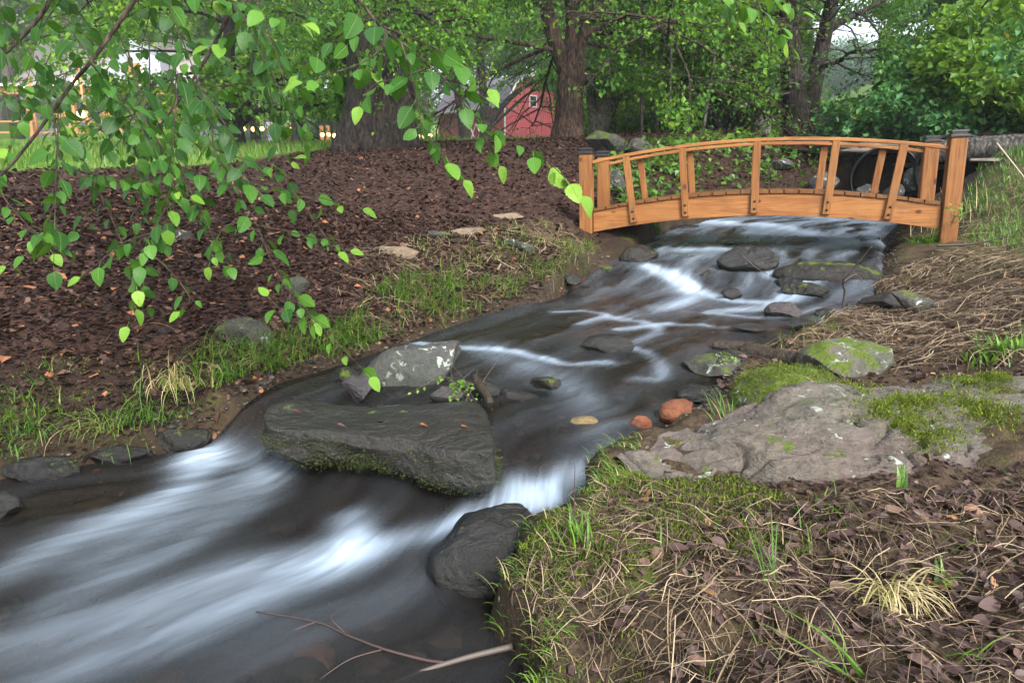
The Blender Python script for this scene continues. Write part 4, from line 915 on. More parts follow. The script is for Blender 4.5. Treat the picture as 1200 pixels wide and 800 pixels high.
# walnut whose long leaflets hang into the top right corner
def walnut():
    t = Tree(270); rg = t.rg; bx, by = 4.9, 4.2; z = hz(bx, by)
    P = catmull(np.array([(bx, by, z - .2), (bx, by, z + 1.5), (bx - .1, by + .1, z + 3.2), (bx, by, z + 5)]), 24); t.limb(P, np.linspace(.14, .05, 24), 16, .08)
    for k, (px, py, yy) in enumerate([(1120, -30, 4.4), (1180, -10, 4.2), (1210, 25, 4.0), (1150, 10, 4.8), (1240, 40, 4.2), (1090, -60, 4.6), (1200, -40, 4.9)]):
        q = aty(px, py, yy); a = P[10 + k]; m = (a + q) / 2 + np.array([0, 0, .35]); B = catmull(np.array([a, m, q]), 14); t.limb(B, np.linspace(.03, .006, 14), 5)
        for j in range(11):
            u = B[3 + j]; dr = rg.normal(0, 1, 3); dr[2] = -.9 - .6 * rg.random(); dr = _nrm(dr); L = rg.uniform(.28, .42); st = np.array([u + dr * L * f + np.array([0, 0, -.12 * f * f]) for f in np.linspace(0, 1, 6)])
            t.limb(st, .0022, 3); sd = _nrm(np.cross(dr, [0, 0, 1.]))
            for f in np.linspace(.18, 1, 9):
                for sg in (-1, 1):
                    t.lp.append((u + dr * L * f + np.array([0, 0, -.12 * f * f]))[None]); t.ld.append((sd * sg * 2.4 + dr * .9)[None]); t.lt.append(np.array([.95 if rg.random() < .04 else rg.random() * .7]))
    T_ = (LEAF4[0] * np.array([.55, 1, 1]), LEAF4[1])
    L_wal = leafmat('walnut_leaf', [(0, (.012, .05, .01)), (.5, (.04, .12, .015)), (.86, (.10, .2, .02)), (.93, (.5, .3, .02)), (1, (.5, .25, .02))], .4, .4)
    return t.build('walnut_tree', 'tree whose long paired leaflets hang into the top right corner', (bx, by, z), B_dark, L_wal, .085, cat='tree', T=T_, hang=.25)
walnut()

# ------------------------------------------------------------------ the woods behind everything
def crownblob(rg, c, rx, h, n, lumps=22):
    """leaf-clump positions over a lumpy crown"""
    u = _nrm(rg.normal(size=(lumps, 3))); u[:, 2] = np.abs(u[:, 2]) * 1.2 - .35; u = _nrm(u)
    lc = u * np.array([rx, rx, h * .42]) * rg.uniform(.55, .95, (lumps, 1)) + np.array([0, 0, h * .56]); lr = rg.uniform(.28, .5, lumps) * rx
    k = rg.integers(0, lumps, n); v = _nrm(rg.normal(size=(n, 3)) + np.array([0, 0, .35])); rr = rg.uniform(.6, 1.05, n) ** .5
    return c + lc[k] + v * (lr[k] * rr)[:, None], v, rg.random(lumps)[k]
def far_tree(name, label, b, rx, h, n, size, leafm, seed, bark=B_grey, group=None, cat='tree', lumps=22):
    rg = np.random.default_rng(seed); b = np.array(b, float); t = Tree(seed)
    t.limb(np.array([b - [0, 0, .3], b + [0, 0, h * .3], b + [0.2, 0, h * .8]]), [.022 * h, .018 * h, .006 * h], 10)
    for k in range(7):
        a = k * .9; t.limb(np.array([b + [0, 0, h * (.2 + .05 * k)], b + [math.cos(a) * rx * .4, math.sin(a) * rx * .4, h * (.36 + .05 * k)], b + [math.cos(a) * rx * .8, math.sin(a) * rx * .8, h * (.42 + .05 * k)]]), [.009 * h, .006 * h, .003 * h], 5)
    P, v, C = crownblob(rg, b, rx, h, n, lumps); t.lp = [P]; t.ld = [v]; t.lt = [C]
    return t.build(name, label, b, bark, leafm, size, group, cat=cat, up=.9, hang=.1)
def gz(px, y): q = aty(px, 165, y); return (q[0], y, hz(q[0], y))
def htop(px, y, py): return max(4.0, .72 * (aty(px, py, y)[2] - gz(px, y)[2]))
far_tree('tree', 'round hazy blue-green tree beyond the sky gap, left of two', gz(955, 140), 8.5, htop(955, 140, 92), 9000, .5, L_hazed, 281)
far_tree('tree', 'lower hazy blue-green tree beyond the sky gap, right of two', gz(1002, 128), 8.5, htop(1002, 128, 112), 9000, .5, L_hazed, 282)
far_tree('tree', 'hazy blue-green tree between the leaning trunk and the twin trunk', gz(908, 148), 8, htop(908, 148, 118), 8000, .5, L_hazed, 283)
far_tree('tree', 'small hazy tree under the bright gap at the foot of the hill', gz(978, 170), 9, htop(978, 170, 116), 6000, .6, L_hazed, 284)
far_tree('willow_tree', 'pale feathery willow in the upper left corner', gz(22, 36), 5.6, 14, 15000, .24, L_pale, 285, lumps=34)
far_tree('tree', 'pale tree behind the barn and left of its roof', gz(500, 52), 5, 13, 6000, .36, L_can, 286)
for q, (px, y, rx, h, lf, lb) in enumerate([(395, 33, 4.5, 13, L_can, 'sunlit broad tree on the lawn edge behind the left light strings'), (300, 40, 5, 14, L_lit, 'fresh green tree behind the white sign'), (460, 44, 5, 15, L_lit, 'fresh green tree showing right of the massive trunk'), (600, 84, 8, 22, L_can, 'tall green tree rising behind the barn roof'), (680, 70, 7, 20, L_lit, 'fresh green tree right of the barn'), (735, 36, 4.2, 12, L_can, 'green tree behind the grey many-stemmed tree'), (790, 30, 3.6, 10, L_lit, 'fresh green tree deep behind the saplings'), (850, 34, 4, 11, L_can, 'green tree behind the shrub with tan leaves'), (150, 46, 5.5, 15, L_can, 'green tree right behind the porch house'), (225, 42, 5, 13, L_lit, 'fresh green tree between porch house and sign')]):
    b = aty(px, 165, y); far_tree('tree', lb, (b[0], y, hz(b[0], y)), rx, h, 7000, .30 if y < 60 else .45, lf, 310 + q, B_blk, 'trees at the lawn edge', lumps=30)
t2 = near_tree('tree', 'small tree with two parallel dark trunks beside the white sign', B_blk, L_wood, [[(346,170),(346,140),(345,110),(344,60)],[(353,170),(354,140),(356,105),(360,60)]], 27, [(.18,.15,.13,.10),(.16,.135,.12,.08)], 287, n=14, z0=4.2, z1=10, L0=3.4, size=.2, ns=14, high=9, o=dict(lev=2, nc=[7, 5], ratio=[.45, .42], nl=9, droop=.06, spread=.15), flute=.1)
def woods():
    rg = np.random.default_rng(290); V = []; F = []; A = []; n0 = 0; tm = MB()
    rows = []
    for y, px0, px1, step in [(46, -420, 480, 62), (60, -500, 900, 55), (78, -500, 905, 52), (40, 690, 880, 60), (95, 820, 880, 60), (38, 1200, 1700, 66), (55, 1150, 1700, 62), (80, 1110, 1700, 58)]:
        for px in np.arange(px0, px1, step):
            q = px + rg.normal(0, 12); yy = y + rg.normal(0, 3); x = (q - 600) / 800 * yy
            h = (15 + .17 * yy) * rg.uniform(.85, 1.2)
            if 470 < q < 680 and yy < 66: yy = 74 + rg.random() * 8; x = (q - 600) / 800 * yy      # the barn stands in this clearing
            if 40 < q < 460 and yy < 60: yy += 14; x = (q - 600) / 800 * yy
            if 850 < q < 910: h *= .55
            rows.append((x, yy, h))
    for x, y, h in list(rows): rows.append((x + rg.normal(0, 2.5), y - 4 + rg.normal(0, 1), h * rg.uniform(.16, .28)))
    for x, y, h in rows:
        z = hz(x, y); c = np.array([x, y, z]); rx = h * rg.uniform(.22, .30)
        P, v, C = crownblob(rg, c + [0, 0, -h * .30], rx, h * 1.3, int(2300), 34)
        nn = _nrm(v + rg.normal(0, .5, P.shape)); d = _nrm(np.cross(nn, rg.normal(size=P.shape)))
        a, f, r_ = leavesVF(P, d, nn, rg.uniform(.5, 1.1, len(P)) * max(.22, h * .026), LEAF4, np.clip(.2 + .5 * C * rg.random() + rg.normal(0, .15, len(P)) + .15 * rg.random(), 0, 1))
        V.append(a); F.append(f + n0); A.append(r_); n0 += len(a)
        tv, tf = tubeVF(np.array([c - [0, 0, .4], c + [0, 0, h * .45], c + [.2, 0, h * .9]]), [h * .014, h * .011, .05], 7); tm.add(tv, tf)
    nl = sum(len(f) for f in F); tV = np.concatenate(tm.V); tq = np.concatenate([f for f in tm.F if f.shape[1] == 4]); tt = np.concatenate([f for f in tm.F if f.shape[1] == 3])
    FF = np.r_[np.concatenate(F), tt + n0]
    o = mk('woods', np.r_[np.concatenate(V), tV], [FF, tq + n0], [L_wood, B_grey], None, {'rnd': np.r_[np.concatenate(A), np.zeros(len(tV))]}, False, np.r_[np.zeros(nl), np.ones(len(tt) + len(tq))])
    tag(o, 'wooded hillside of tall green trees closing the view behind the lawn', 'woods', kind='stuff')
woods()
# ------------------------------------------------------------------ the birch whose branches hang across the left of the picture
L_birch = leafmat('birch_leaf', [(0, (.006, .036, .010)), (.35, (.012, .065, .013)), (.6, (.036, .13, .016)), (.82, (.085, .22, .024)), (1, (.19, .34, .04))], .42, .36, (.15, .32, .02), .22, True)
B_twig = flat('birch_twig', (.06, .040, .030), .6); B_birch = barkmat('birch_bark', (.03, .021, .017), (.11, .075, .058), 1.3)
class Birch:
    def __init__(s, seed): s.rg = np.random.default_rng(seed); s.w = MB(); s.b = MB(); s.P = []; s.D = []; s.N = []; s.S = []; s.A = []
    def twig(s, pts, size=.052, start=.12, step=.026, r=.0022, tip=.86, base_tone=.42):
        rg = s.rg; P = np.array([aty(*p) for p in pts]) if len(pts[0]) == 3 and not isinstance(pts, np.ndarray) else np.asarray(pts)
        L = np.linalg.norm(np.diff(P, axis=0), axis=1).sum(); n = max(8, int(L / .02)); Q = catmull(P, n)
        V, F = tubeVF(Q, np.linspace(r, .0008, n), 5); s.b.add(V, F); s.w.add(V, F)
        k = max(3, int(L * (1 - start) / step)); f = start + (1 - start) * (np.arange(k) + .3 * rg.random(k)) / k; i = np.minimum((f * (n - 1)).astype(int), n - 2)
        T = _nrm(Q[i + 1] - Q[i]); side = _nrm(np.cross(T, [0, 0, 1.])); sg = np.where(np.arange(k) % 2, 1, -1)[:, None]
        D = _nrm(T * .55 + side * sg * .75 + np.array([0, 0, -.42]) + rg.normal(0, .22, (k, 3))); N = _nrm(np.array([0, -.25, .8]) + rg.normal(0, .48, (k, 3)))
        p = Q[i] + D * (.34 * size); s.P.append(p); s.D.append(D); s.N.append(N)
        s.S.append(size * rg.uniform(.55, 1.22, k) * (1 - .25 * f)); s.A.append(np.clip(base_tone + (tip - base_tone) * f ** 2.2 + rg.normal(0, .10, k), 0, 1))
        D1 = _nrm(T[-1] + rg.normal(0, .2, 3)); s.P.append((Q[-1] + D1 * .3 * size)[None]); s.D.append(D1[None]); s.N.append(_nrm(np.array([[.1, -.4, .8]]))); s.S.append(np.array([size * .75])); s.A.append(np.array([min(1, tip + .05)]))
    def branch(s, pts, r0, r1):
        P = catmull(np.array([aty(*p) for p in pts]), 40); V, F = tubeVF(P, np.linspace(r0, r1, 40), 8, .05, 3); s.b.add(V, F); return P
bt = Birch(301)
b0 = np.array([-3.3, 2.7, hz(-3.3, 2.7)])
trunk = catmull(np.array([b0 - [0, 0, .2], b0 + [.05, .05, .9], b0 + [.2, .1, 1.8], b0 + [.35, .0, 3.0], b0 + [.3, .1, 4.4], b0 + [.4, .1, 6]]), 50)
V, F = tubeVF(trunk, np.linspace(.15, .03, 50), 24, .08, 7); bt.b.add(V, F)
limb = catmull(np.array([trunk[22], aty(-200, -150, 2.8), aty(30, -160, 2.6), aty(240, -120, 2.3), aty(420, -110, 2.0), aty(620, -130, 2.1), aty(820, -90, 2.1)]), 60)
V, F = tubeVF(limb, np.linspace(.05, .008, 60), 10, .05, 8); bt.b.add(V, F)
bt.branch([(236, -120, 2.3), (190, -50, 2.2), (158, 0, 2.15), (110, 68, 2.1), (85, 98, 2.1), (40, 160, 2.05), (2, 205, 2.0), (-50, 250, 2.0)], .0075, .003)
bt.branch([(120, -150, 2.5), (90, -60, 2.6), (60, 0, 2.7), (20, 50, 2.7), (-30, 90, 2.7)], .012, .004)
bt.branch([(300, -115, 2.2), (285, -40, 2.3), (262, 30, 2.4), (225, 95, 2.4), (175, 165, 2.3)], .010, .003)
bt.branch([(400, -110, 2.0), (396, -40, 1.6), (440, 25, 1.52)], .006, .003)
bt.branch([(30, -160, 2.6), (10, -60, 1.9), (-20, 40, 1.85), (-30, 150, 1.8)], .010, .004)
for tw in [  # twigs traced where they hang
    ([(396,-40,1.6),(440,25,1.52),(480,57,1.5),(520,92,1.48),(556,135,1.46),(600,160,1.44),(640,188,1.42),(676,222,1.40)], .056, .12),
    ([(440,22,1.52),(452,46,1.5),(432,70,1.48),(396,84,1.46),(364,96,1.44)], .052, .2),
    ([(470,50,1.5),(486,105,1.49),(496,150,1.47),(520,182,1.45),(538,204,1.44)], .050, .2),
    ([(445,30,1.52),(500,52,1.5),(540,72,1.48),(568,98,1.46)], .050, .15),
    ([(556,135,1.46),(566,158,1.45),(582,186,1.44)], .050, .3), ([(400,-20,1.55),(425,20,1.54),(412,50,1.53),(428,80,1.52)], .052, .2),
    ([(440,20,1.55),(400,40,1.6),(375,60,1.6),(352,82,1.58)], .050, .2), ([(500,80,1.5),(470,92,1.52),(440,98,1.5),(424,118,1.48)], .052, .2), ([(520,92,1.48),(545,100,1.5),(562,112,1.5)], .045, .3),
    ([(225,95,2.1),(246,140,1.95),(252,175,1.88),(275,215,1.84),(300,262,1.80),(318,305,1.76),(340,345,1.72),(378,384,1.68),(428,436,1.62)], .055, .05),
    ([(150,60,2.1),(170,130,1.95),(192,190,1.88),(196,236,1.85),(178,272,1.82),(165,305,1.80),(152,376,1.76)], .055, .1),
    ([(192,192,1.88),(230,200,1.86),(300,214,1.82),(350,226,1.80),(418,242,1.76)], .052, .15),
    ([(60,120,2.0),(75,190,1.9),(130,207,1.85),(176,214,1.82),(216,226,1.8)], .052, .1), ([(75,192,1.9),(60,250,1.86),(44,286,1.84),(14,308,1.82)], .052, .15),
    ([(-30,180,1.9),(5,232,1.86),(30,262,1.84),(58,292,1.8)], .054, .15), ([(180,272,1.82),(146,284,1.8),(118,306,1.78),(100,320,1.76)], .050, .2), ([(170,292,1.8),(200,318,1.78),(222,348,1.76),(216,360,1.75)], .050, .2),
    ([(300,262,1.8),(270,262,1.78),(252,282,1.77),(246,306,1.76)], .048, .2), ([(302,264,1.8),(340,272,1.78),(372,280,1.76),(404,292,1.74)], .046, .25), ([(345,226,1.8),(362,250,1.78),(378,272,1.76),(392,292,1.75)], .046, .3),
    ([(334,335,1.73),(350,352,1.7),(366,372,1.7)], .048, .3), ([(340,345,1.72),(330,362,1.7),(318,352,1.7)], .046, .3), ([(252,175,1.88),(290,188,1.85),(318,192,1.84),(340,186,1.82)], .05, .2),
    ([(300,-60,1.9),(290,-10,1.86),(285,30,1.84),(262,42,1.82),(250,52,1.8)], .054, .3), ([(700,-110,2.0),(790,-40,2.0),(850,-6,1.98),(882,8,1.96),(908,24,1.95),(926,52,1.94)], .052, .35), ([(800,-70,2.05),(850,-30,2.02),(900,-10,2.0),(935,12,1.98)], .05, .35), ([(760,-70,2.1),(800,-30,2.1),(845,0,2.08),(862,22,2.06)], .048, .5)]:
    bt.twig(tw[0], tw[1], tw[2], base_tone=.48)
for q in range(60):  # the mass of leaves behind the traced twigs
    rg = bt.rg; x = rg.uniform(-60, 350); y = rg.uniform(-60, 160)
    lim = 158 - max(0, x - 190) * .62
    if y > lim: continue
    if 0 < x < 60 and y < 60 and rg.random() < .75: continue
    yy = rg.uniform(1.75, 3.1); a = rg.normal(.95, .75); L = rg.uniform(.22, .5); sz = .054
    px_ = L * 800 / yy; pts = [(x, y, yy)]
    for k in range(1, 4): pts.append((x + math.cos(a) * px_ * k / 3, y + math.sin(a) * px_ * k / 3 + 4 * k * k, yy - .03 * k + rg.normal(0, .03)))
    bt.twig(pts, sz * rg.uniform(.85, 1.1), .05, .027, .0022, rg.uniform(.3, .95), rg.uniform(.08, .5))
for q in range(60):   # upper crown, above the picture
    rg = bt.rg; p = trunk[rg.integers(20, 50)] if q % 2 else limb[rg.integers(5, 50)]; d = _nrm(rg.normal(0, 1, 3) + [0, 0, .5]); L = rg.uniform(.5, 1.1)
    if q % 2 == 0: d[2] = abs(d[2]) + .3
    bt.twig(np.array([p, p + d * L * .4, p + d * L * .8 + [0, 0, -.03], p + d * L + [0, 0, -.12]]), .055, .2, .03, .004, .6, .35)
P_, D_, N_, S_, A_ = (np.concatenate(v) for v in (bt.P, bt.D, bt.N, bt.S, bt.A))
V, F, A = leavesVF(P_, D_, N_, S_, BLEAF, A_, bt.rg.uniform(-.06, .36, len(P_)))
birch = empty('birch_tree', b0, 'birch tree whose leafy twigs hang close in front of the left bank', 'tree')
for o in (bt.b.build('trunk', B_birch, birch), mk('crown', V, F, L_birch, birch, {'rnd': A, 'lx': np.tile(BLEAF[0][:, 0], len(P_)), 'ly': np.tile(BLEAF[0][:, 1], len(P_))})): o.matrix_parent_inverse = Matrix.Translation(-Vector(b0))
# ------------------------------------------------------------------ ground cover
def bladesVF(P, az, L, w, lean, bend, rnd, n=4, drop=0):
    """upright blades that arch over: P bases, az heading, lean start tilt, bend extra tilt"""
    m = len(P); V = np.zeros((m, n + 1, 2, 3)); d = np.c_[np.cos(az), np.sin(az), np.zeros(m)]; sd = np.c_[-np.sin(az), np.cos(az), np.zeros(m)]; q = P.copy()
    for k in range(n + 1):
        f = k / n; ww = (w * (1 - f ** 1.6) + .0003)[:, None]
        V[:, k, 0] = q - sd * ww; V[:, k, 1] = q + sd * ww
        th = lean + bend * f; q = q + (d * np.sin(th)[:, None] + np.array([0, 0, 1.]) * np.cos(th)[:, None]) * (L / n)[:, None]
    b = (np.arange(m) * (n + 1) * 2)[:, None, None]; k = np.arange(n) * 2
    F = b + np.stack([k, k + 1, k + 3, k + 2], -1)[None]
    return V.reshape(-1, 3), F.reshape(-1, 4), np.repeat(rnd, (n + 1) * 2)
def strawVF(P2, az, L, w, rg, lift=.004, n=6, tab=None):
    """thin stalks lying on the ground and following it"""
    m = len(P2); V = np.zeros((m, n + 1, 2, 3)); cur = np.where(rg.random(m) < .12, rg.normal(0, .8, m), rg.normal(0, .14, m)); up = rg.random(m) ** 3 * .028 + lift; tilt = rg.normal(0, .13, m); w = w * .6
    for k in range(n + 1):
        f = k / n - .5; a = az + cur * f; q = P2 + np.c_[np.cos(a), np.sin(a)] * (L * f)[:, None]; z = HG(q) + up + tilt * f * L + .006 * (1 - 4 * f * f) * (L / .12)
        s = np.c_[-np.sin(a), np.cos(a)] * (w * (1 - .5 * abs(f)))[:, None]
        V[:, k, 0] = np.c_[q - s, z]; V[:, k, 1] = np.c_[q + s, z + w * .8]
    b = (np.arange(m) * (n + 1) * 2)[:, None, None]; k = np.arange(n) * 2
    F = b + np.stack([k, k + 1, k + 3, k + 2], -1)[None]
    return V.reshape(-1, 3), F.reshape(-1, 4), np.repeat(rg.random(m) ** 1.5, (n + 1) * 2)
# heights of the ground including the outcrop lying on it
_oc = OUT_V[260 * 5:260 * 65]
def HG(P):
    return H(P)
M_grass = leafmat('grass_blade', [(0, (.03, .08, .012)), (.45, (.07, .17, .02)), (.75, (.13, .24, .03)), (.88, (.22, .20, .07)), (1, (.32, .25, .13))], .45, .35, (.16, .3, .03))
M_hang = leafmat('pale_grass', [(0, (.07, .13, .02)), (.4, (.17, .22, .05)), (.7, (.34, .29, .13)), (1, (.48, .39, .22))], .5, .3, (.3, .3, .08))
M_straw = leafmat('straw', [(0, (.035, .022, .014)), (.35, (.10, .068, .040)), (.7, (.22, .16, .095)), (1, (.40, .32, .21))], .6, .15, (.4, .3, .15))
M_dead = leafmat('dead_leaf', [(0, (.020, .011, .010)), (.4, (.046, .027, .025)), (.7, (.095, .060, .052)), (.92, (.17, .105, .08)), (1, (.30, .15, .06))], .5, .12, (.25, .12, .06), .22)
M_chip = leafmat('bark_chip', [(0, (.009, .006, .005)), (.45, (.028, .015, .012)), (.75, (.058, .031, .023)), (.93, (.12, .07, .05)), (1, (.24, .10, .05))], .65, .05, (.2, .1, .05), .18)
M_mosst = leafmat('moss_tuft', [(0, (.016, .032, .003)), (.5, (.065, .10, .007)), (1, (.19, .24, .018))], .7, .3, (.2, .28, .02))
M_weed = leafmat('weed_leaf', [(0, (.03, .09, .012)), (.5, (.08, .19, .02)), (1, (.18, .32, .03))], .4, .4)
def P3(P2, up=0): return np.c_[P2, HG(P2) + up]
rg = np.random.default_rng(401)
def stuff(name, parts, mat, label, cat):
    V = []; F = []; A = []; n = 0
    for v, f, a in parts: V.append(v); F.append(f + n); A.append(a); n += len(v)
    return tag(mk(name, np.concatenate(V), [np.concatenate(g) for g in ([f for f in F if f.shape[1] == 3], [f for f in F if f.shape[1] == 4]) if g], mat, None, {'rnd': np.concatenate(A)}, False), label, cat, kind='stuff')
CHIP = (np.array([[-.28, 0, 0], [.24, .05, .03], [.33, .55, .13], [.14, 1, .04], [-.22, .95, .08], [-.34, .5, -.02]]), np.array([[0, 1, 2], [0, 2, 5], [5, 2, 3], [5, 3, 4]]))
def litter(poly, dens, s0, s1, T, tone=.45, up=.004, flatness=.35, mask=None):
    P = scatter(poly, dens, rg); 
    sdv = H(P, HSD); P = P[sdv > .02]
    k = len(P); a = rg.random(k) * 6.283; d = np.c_[np.cos(a), np.sin(a), rg.normal(0, .25, k)]; nn = _nrm(np.array([0, 0, 1.]) + rg.normal(0, flatness, (k, 3)))
    return leavesVF(P3(P, up), d, nn, rg.uniform(s0, s1, k), T, np.clip(rg.normal(tone, .25, k), 0, 1), rg.normal(.1, .25, k))
def wpoly(pts): return gpoly(pts)
LITTERP = np.array([(-4.5, 2.2), (-2.3, 2.0), (-1.1, 2.18), (-.6, 2.65), (-.15, 3.4), (.35, 4.2), (.85, 5.1), (1.6, 6.2), (2.7, 6.75), (4.2, 7.5), (3, 10), (0, 10.5), (-2.0, 9.0), (-2.4, 6.6), (-4.2, 4.8)])
near_l = np.array([(-3.4, 1.6), (-2.2, 1.6), (-1.05, 1.82), (-.70, 2.12), (-.40, 2.58), (0, 3.28), (.4, 4.1), (-.2, 4.6), (-3.6, 4.4)])
stuff('bark_mulch', [litter(LITTERP, 950, .014, .040, CHIP, .40), litter(near_l, 5200, .008, .024, CHIP, .38), litter(near_l, 500, .02, .035, CHIP, .5, .006, .5), (lambda P: strawVF(P, rg.random(len(P)) * 6.283, rg.uniform(.02, .13, len(P)), rg.uniform(.0012, .0035, len(P)), rg, .006))(scatter(LITTERP, 55, rg)), litter(near_l, 55, .035, .055, LEAF4, .80, .008)], M_chip, 'dark red-brown bark mulch and dead leaves covering the left bank', 'mulch')
RIGHTP = wpoly([(770, 640), (900, 600), (1010, 590), (1200, 575), (1290, 600), (1320, 830), (1080, 860), (920, 840), (860, 760), (800, 700)])
RIGHT2 = wpoly([(600, 700), (650, 620), (740, 570), (900, 590), (1200, 570), (1290, 600), (1320, 830), (900, 860), (660, 800)])
MOSST = (LEAF4[0] * np.array([.42, 1, 1]), LEAF4[1])
T_dead = (LEAF4[0] * np.array([1.15, 1, 1.6]), LEAF4[1])
rsoft = BLEAF[0][:39], BLEAF[1][:-1]
stuff('leaf_litter', [litter(RIGHTP, 2300, .010, .026, rsoft, .36, .008, .6), litter(RIGHTP, 150, .028, .040, rsoft, .48, .012, .5), litter(RIGHT2, 1500, .010, .026, CHIP, .35, .004, .5), litter(wpoly([(600, 690), (650, 620), (740, 556), (850, 556), (1000, 540), (1200, 545), (1200, 620), (900, 620), (700, 720)]), 5000, .006, .018, CHIP, .35, .004, .6), litter(wpoly([(820, 470), (850, 430), (930, 395), (1020, 350), (1090, 300), (1240, 300), (1330, 400), (1320, 440), (1000, 455)]), 1800, .008, .028, CHIP, .45, .004, .6), litter(wpoly([(850, 560), (1200, 545), (1210, 480), (1000, 520)]), 160, .02, .04, rsoft, .5, .02, .4)], M_dead, 'wet purple-brown dead leaves matted over the right foreground', 'leaf litter')
# straw of the right bank
def straw(poly, dens, l0, l1, w0, w1, az=None, spread=3.2):
    P = scatter(poly, dens, rg); P = P[H(P, HSD) > .03]; k = len(P)
    a = rg.random(k) * 6.283 if az is None else rg.normal(az, spread, k)
    return strawVF(P, a, rg.uniform(l0, l1, k) * rg.uniform(.6, 1.2, k), rg.uniform(w0, w1, k), rg)
RB_up = wpoly([(840, 432), (930, 395), (1020, 350), (1090, 300), (1120, 285), (1240, 300), (1330, 400), (1320, 440), (1130, 425), (1000, 440)])
RB_hi = wpoly([(1125, 285), (1130, 240), (1190, 205), (1330, 190), (1350, 300)])
stuff('straw', [straw(RIGHT2, 3600, .025, .11, .0006, .0014), straw(RIGHT2, 900, .06, .17, .0006, .0012), straw(wpoly([(760, 660), (900, 640), (960, 720), (940, 800), (800, 810), (740, 740)]), 1500, .05, .15, .0008, .0018, 1.2, .7),
                straw(RB_up, 2600, .05, .16, .0010, .0024), straw(RB_hi, 1000, .06, .2, .0015, .003), straw(wpoly([(605, 690), (650, 610), (720, 575), (760, 640), (720, 720), (640, 740)]), 3000, .02, .08, .0006, .0014),
                straw(wpoly([(400,300),(450,285),(560,275),(640,262),(690,285),(655,330),(600,345),(540,365),(430,400),(390,350)]), 900, .05, .16, .0012, .0026)], M_straw, 'pale dry grass stalks lying over the right bank and the bright left bank edge', 'straw')
# grass
def grass(poly, dens, l0, l1, w, az, sp=.9, lean=.25, bend=1.2, tone=.4, clump=None, hang=False):
    P = scatter(poly, dens, rg); P = P[H(P, HSD) > .015]
    if clump:
        nz_ = fbm(np.c_[P * clump, np.zeros(len(P))], 55, 3); P = P[nz_ > rg.uniform(-.35, .25, len(P))]
    k = len(P); a = rg.normal(az, sp, k)
    return bladesVF(P3(P, -.004), a, rg.uniform(l0, l1, k), rg.uniform(.6, 1.3, k) * w, np.abs(rg.normal(lean, .2, k)), np.abs(rg.normal(bend, .4, k)), np.clip(rg.normal(tone, .25, k), 0, 1))
E1 = wpoly([(215, 450), (235, 405), (330, 392), (420, 378), (432, 408), (330, 440), (250, 468)])
E2 = wpoly([(395, 405), (420, 350), (480, 325), (560, 335), (570, 362), (500, 380), (440, 408)])
E3 = wpoly([(540, 365), (570, 320), (640, 290), (690, 285), (700, 315), (660, 345), (600, 354)])
E4 = wpoly([(0, 520), (0, 440), (90, 420), (215, 405), (230, 455), (170, 500), (80, 520)])
E6 = wpoly([(-40, 545), (-40, 500), (110, 482), (220, 458), (240, 492), (150, 530), (60, 550)])
E5 = wpoly([(680, 290), (640, 262), (560, 270), (480, 285), (430, 330), (520, 330)])
stuff('grass', [grass(E1, 4200, .05, .15, .0018, -.8, .9, .3, 1.5, .40, 6), grass(E2, 4200, .06, .17, .0019, -.8, .8, .35, 1.5, .42, 5), grass(E3, 3000, .05, .13, .0018, -.8, .9, .35, 1.4, .62, 5), grass(E4, 3800, .04, .11, .0016, -.9, 1.2, .3, 1.2, .40, 7), grass(np.array([(-.16, .80), (.10, .80), (.14, 1.1), (.2, 1.3), (.34, 1.62), (.16, 1.66), (-.02, 1.35), (-.13, 1.15)]), 7000, .02, .06, .0010, 2.7, .6, .6, 2.0, .72, 9), grass(np.array([(-.16, .80), (.10, .80), (.14, 1.1), (.2, 1.3), (.34, 1.62), (.16, 1.66), (-.02, 1.35), (-.13, 1.15)]), 9000, .006, .02, .0010, 2.7, 1.2, .7, 1.2, .2), grass(E6, 5200, .05, .13, .0014, -1.4, .6, .6, 1.9, .45, 7), grass(E6, 2600, .02, .05, .0015, -1.4, 1.5, .5, 1.2, .3), grass(E1, 1500, .08, .19, .0016, -1.6, .6, .6, 1.8, .62, 5), grass(E2, 1700, .08, .20, .0016, -1.8, .6, .6, 1.7, .66, 5), grass(E5, 1300, .04, .10, .0018, -.8, 1.5, .4, 1.2, .75, 4),
    grass(wpoly([(1090, 420), (1210, 350), (1300, 420), (1200, 435)]), 900, .03, .08, .0015, 2, 2, .3, 1.0, .35, 6), grass(RB_hi, 3200, .04, .09, .0022, 2, 2, .3, 1., .45, 3), grass(wpoly([(1130, 240), (1150, 195), (1330, 180), (1330, 230)]), 1500, .04, .08, .0025, 2, 2, .3, .9, .4, 2),
    grass(wpoly([(880, 420), (930, 385), (1000, 372), (960, 400)]), 900, .05, .12, .0016, -2.6, 1., .4, 1.2, .85, 6), grass(RIGHT2, 130, .03, .09, .0014, 1, 2.5, .35, 1.2, .4, 5), grass(wpoly([(620, 730), (650, 700), (740, 760), (720, 830), (640, 810)]), 900, .02, .05, .001, 2.5, 1.5, .6, 1.2, .25, 8)],
    M_grass, 'tufts of green grass growing along both water edges', 'grass')
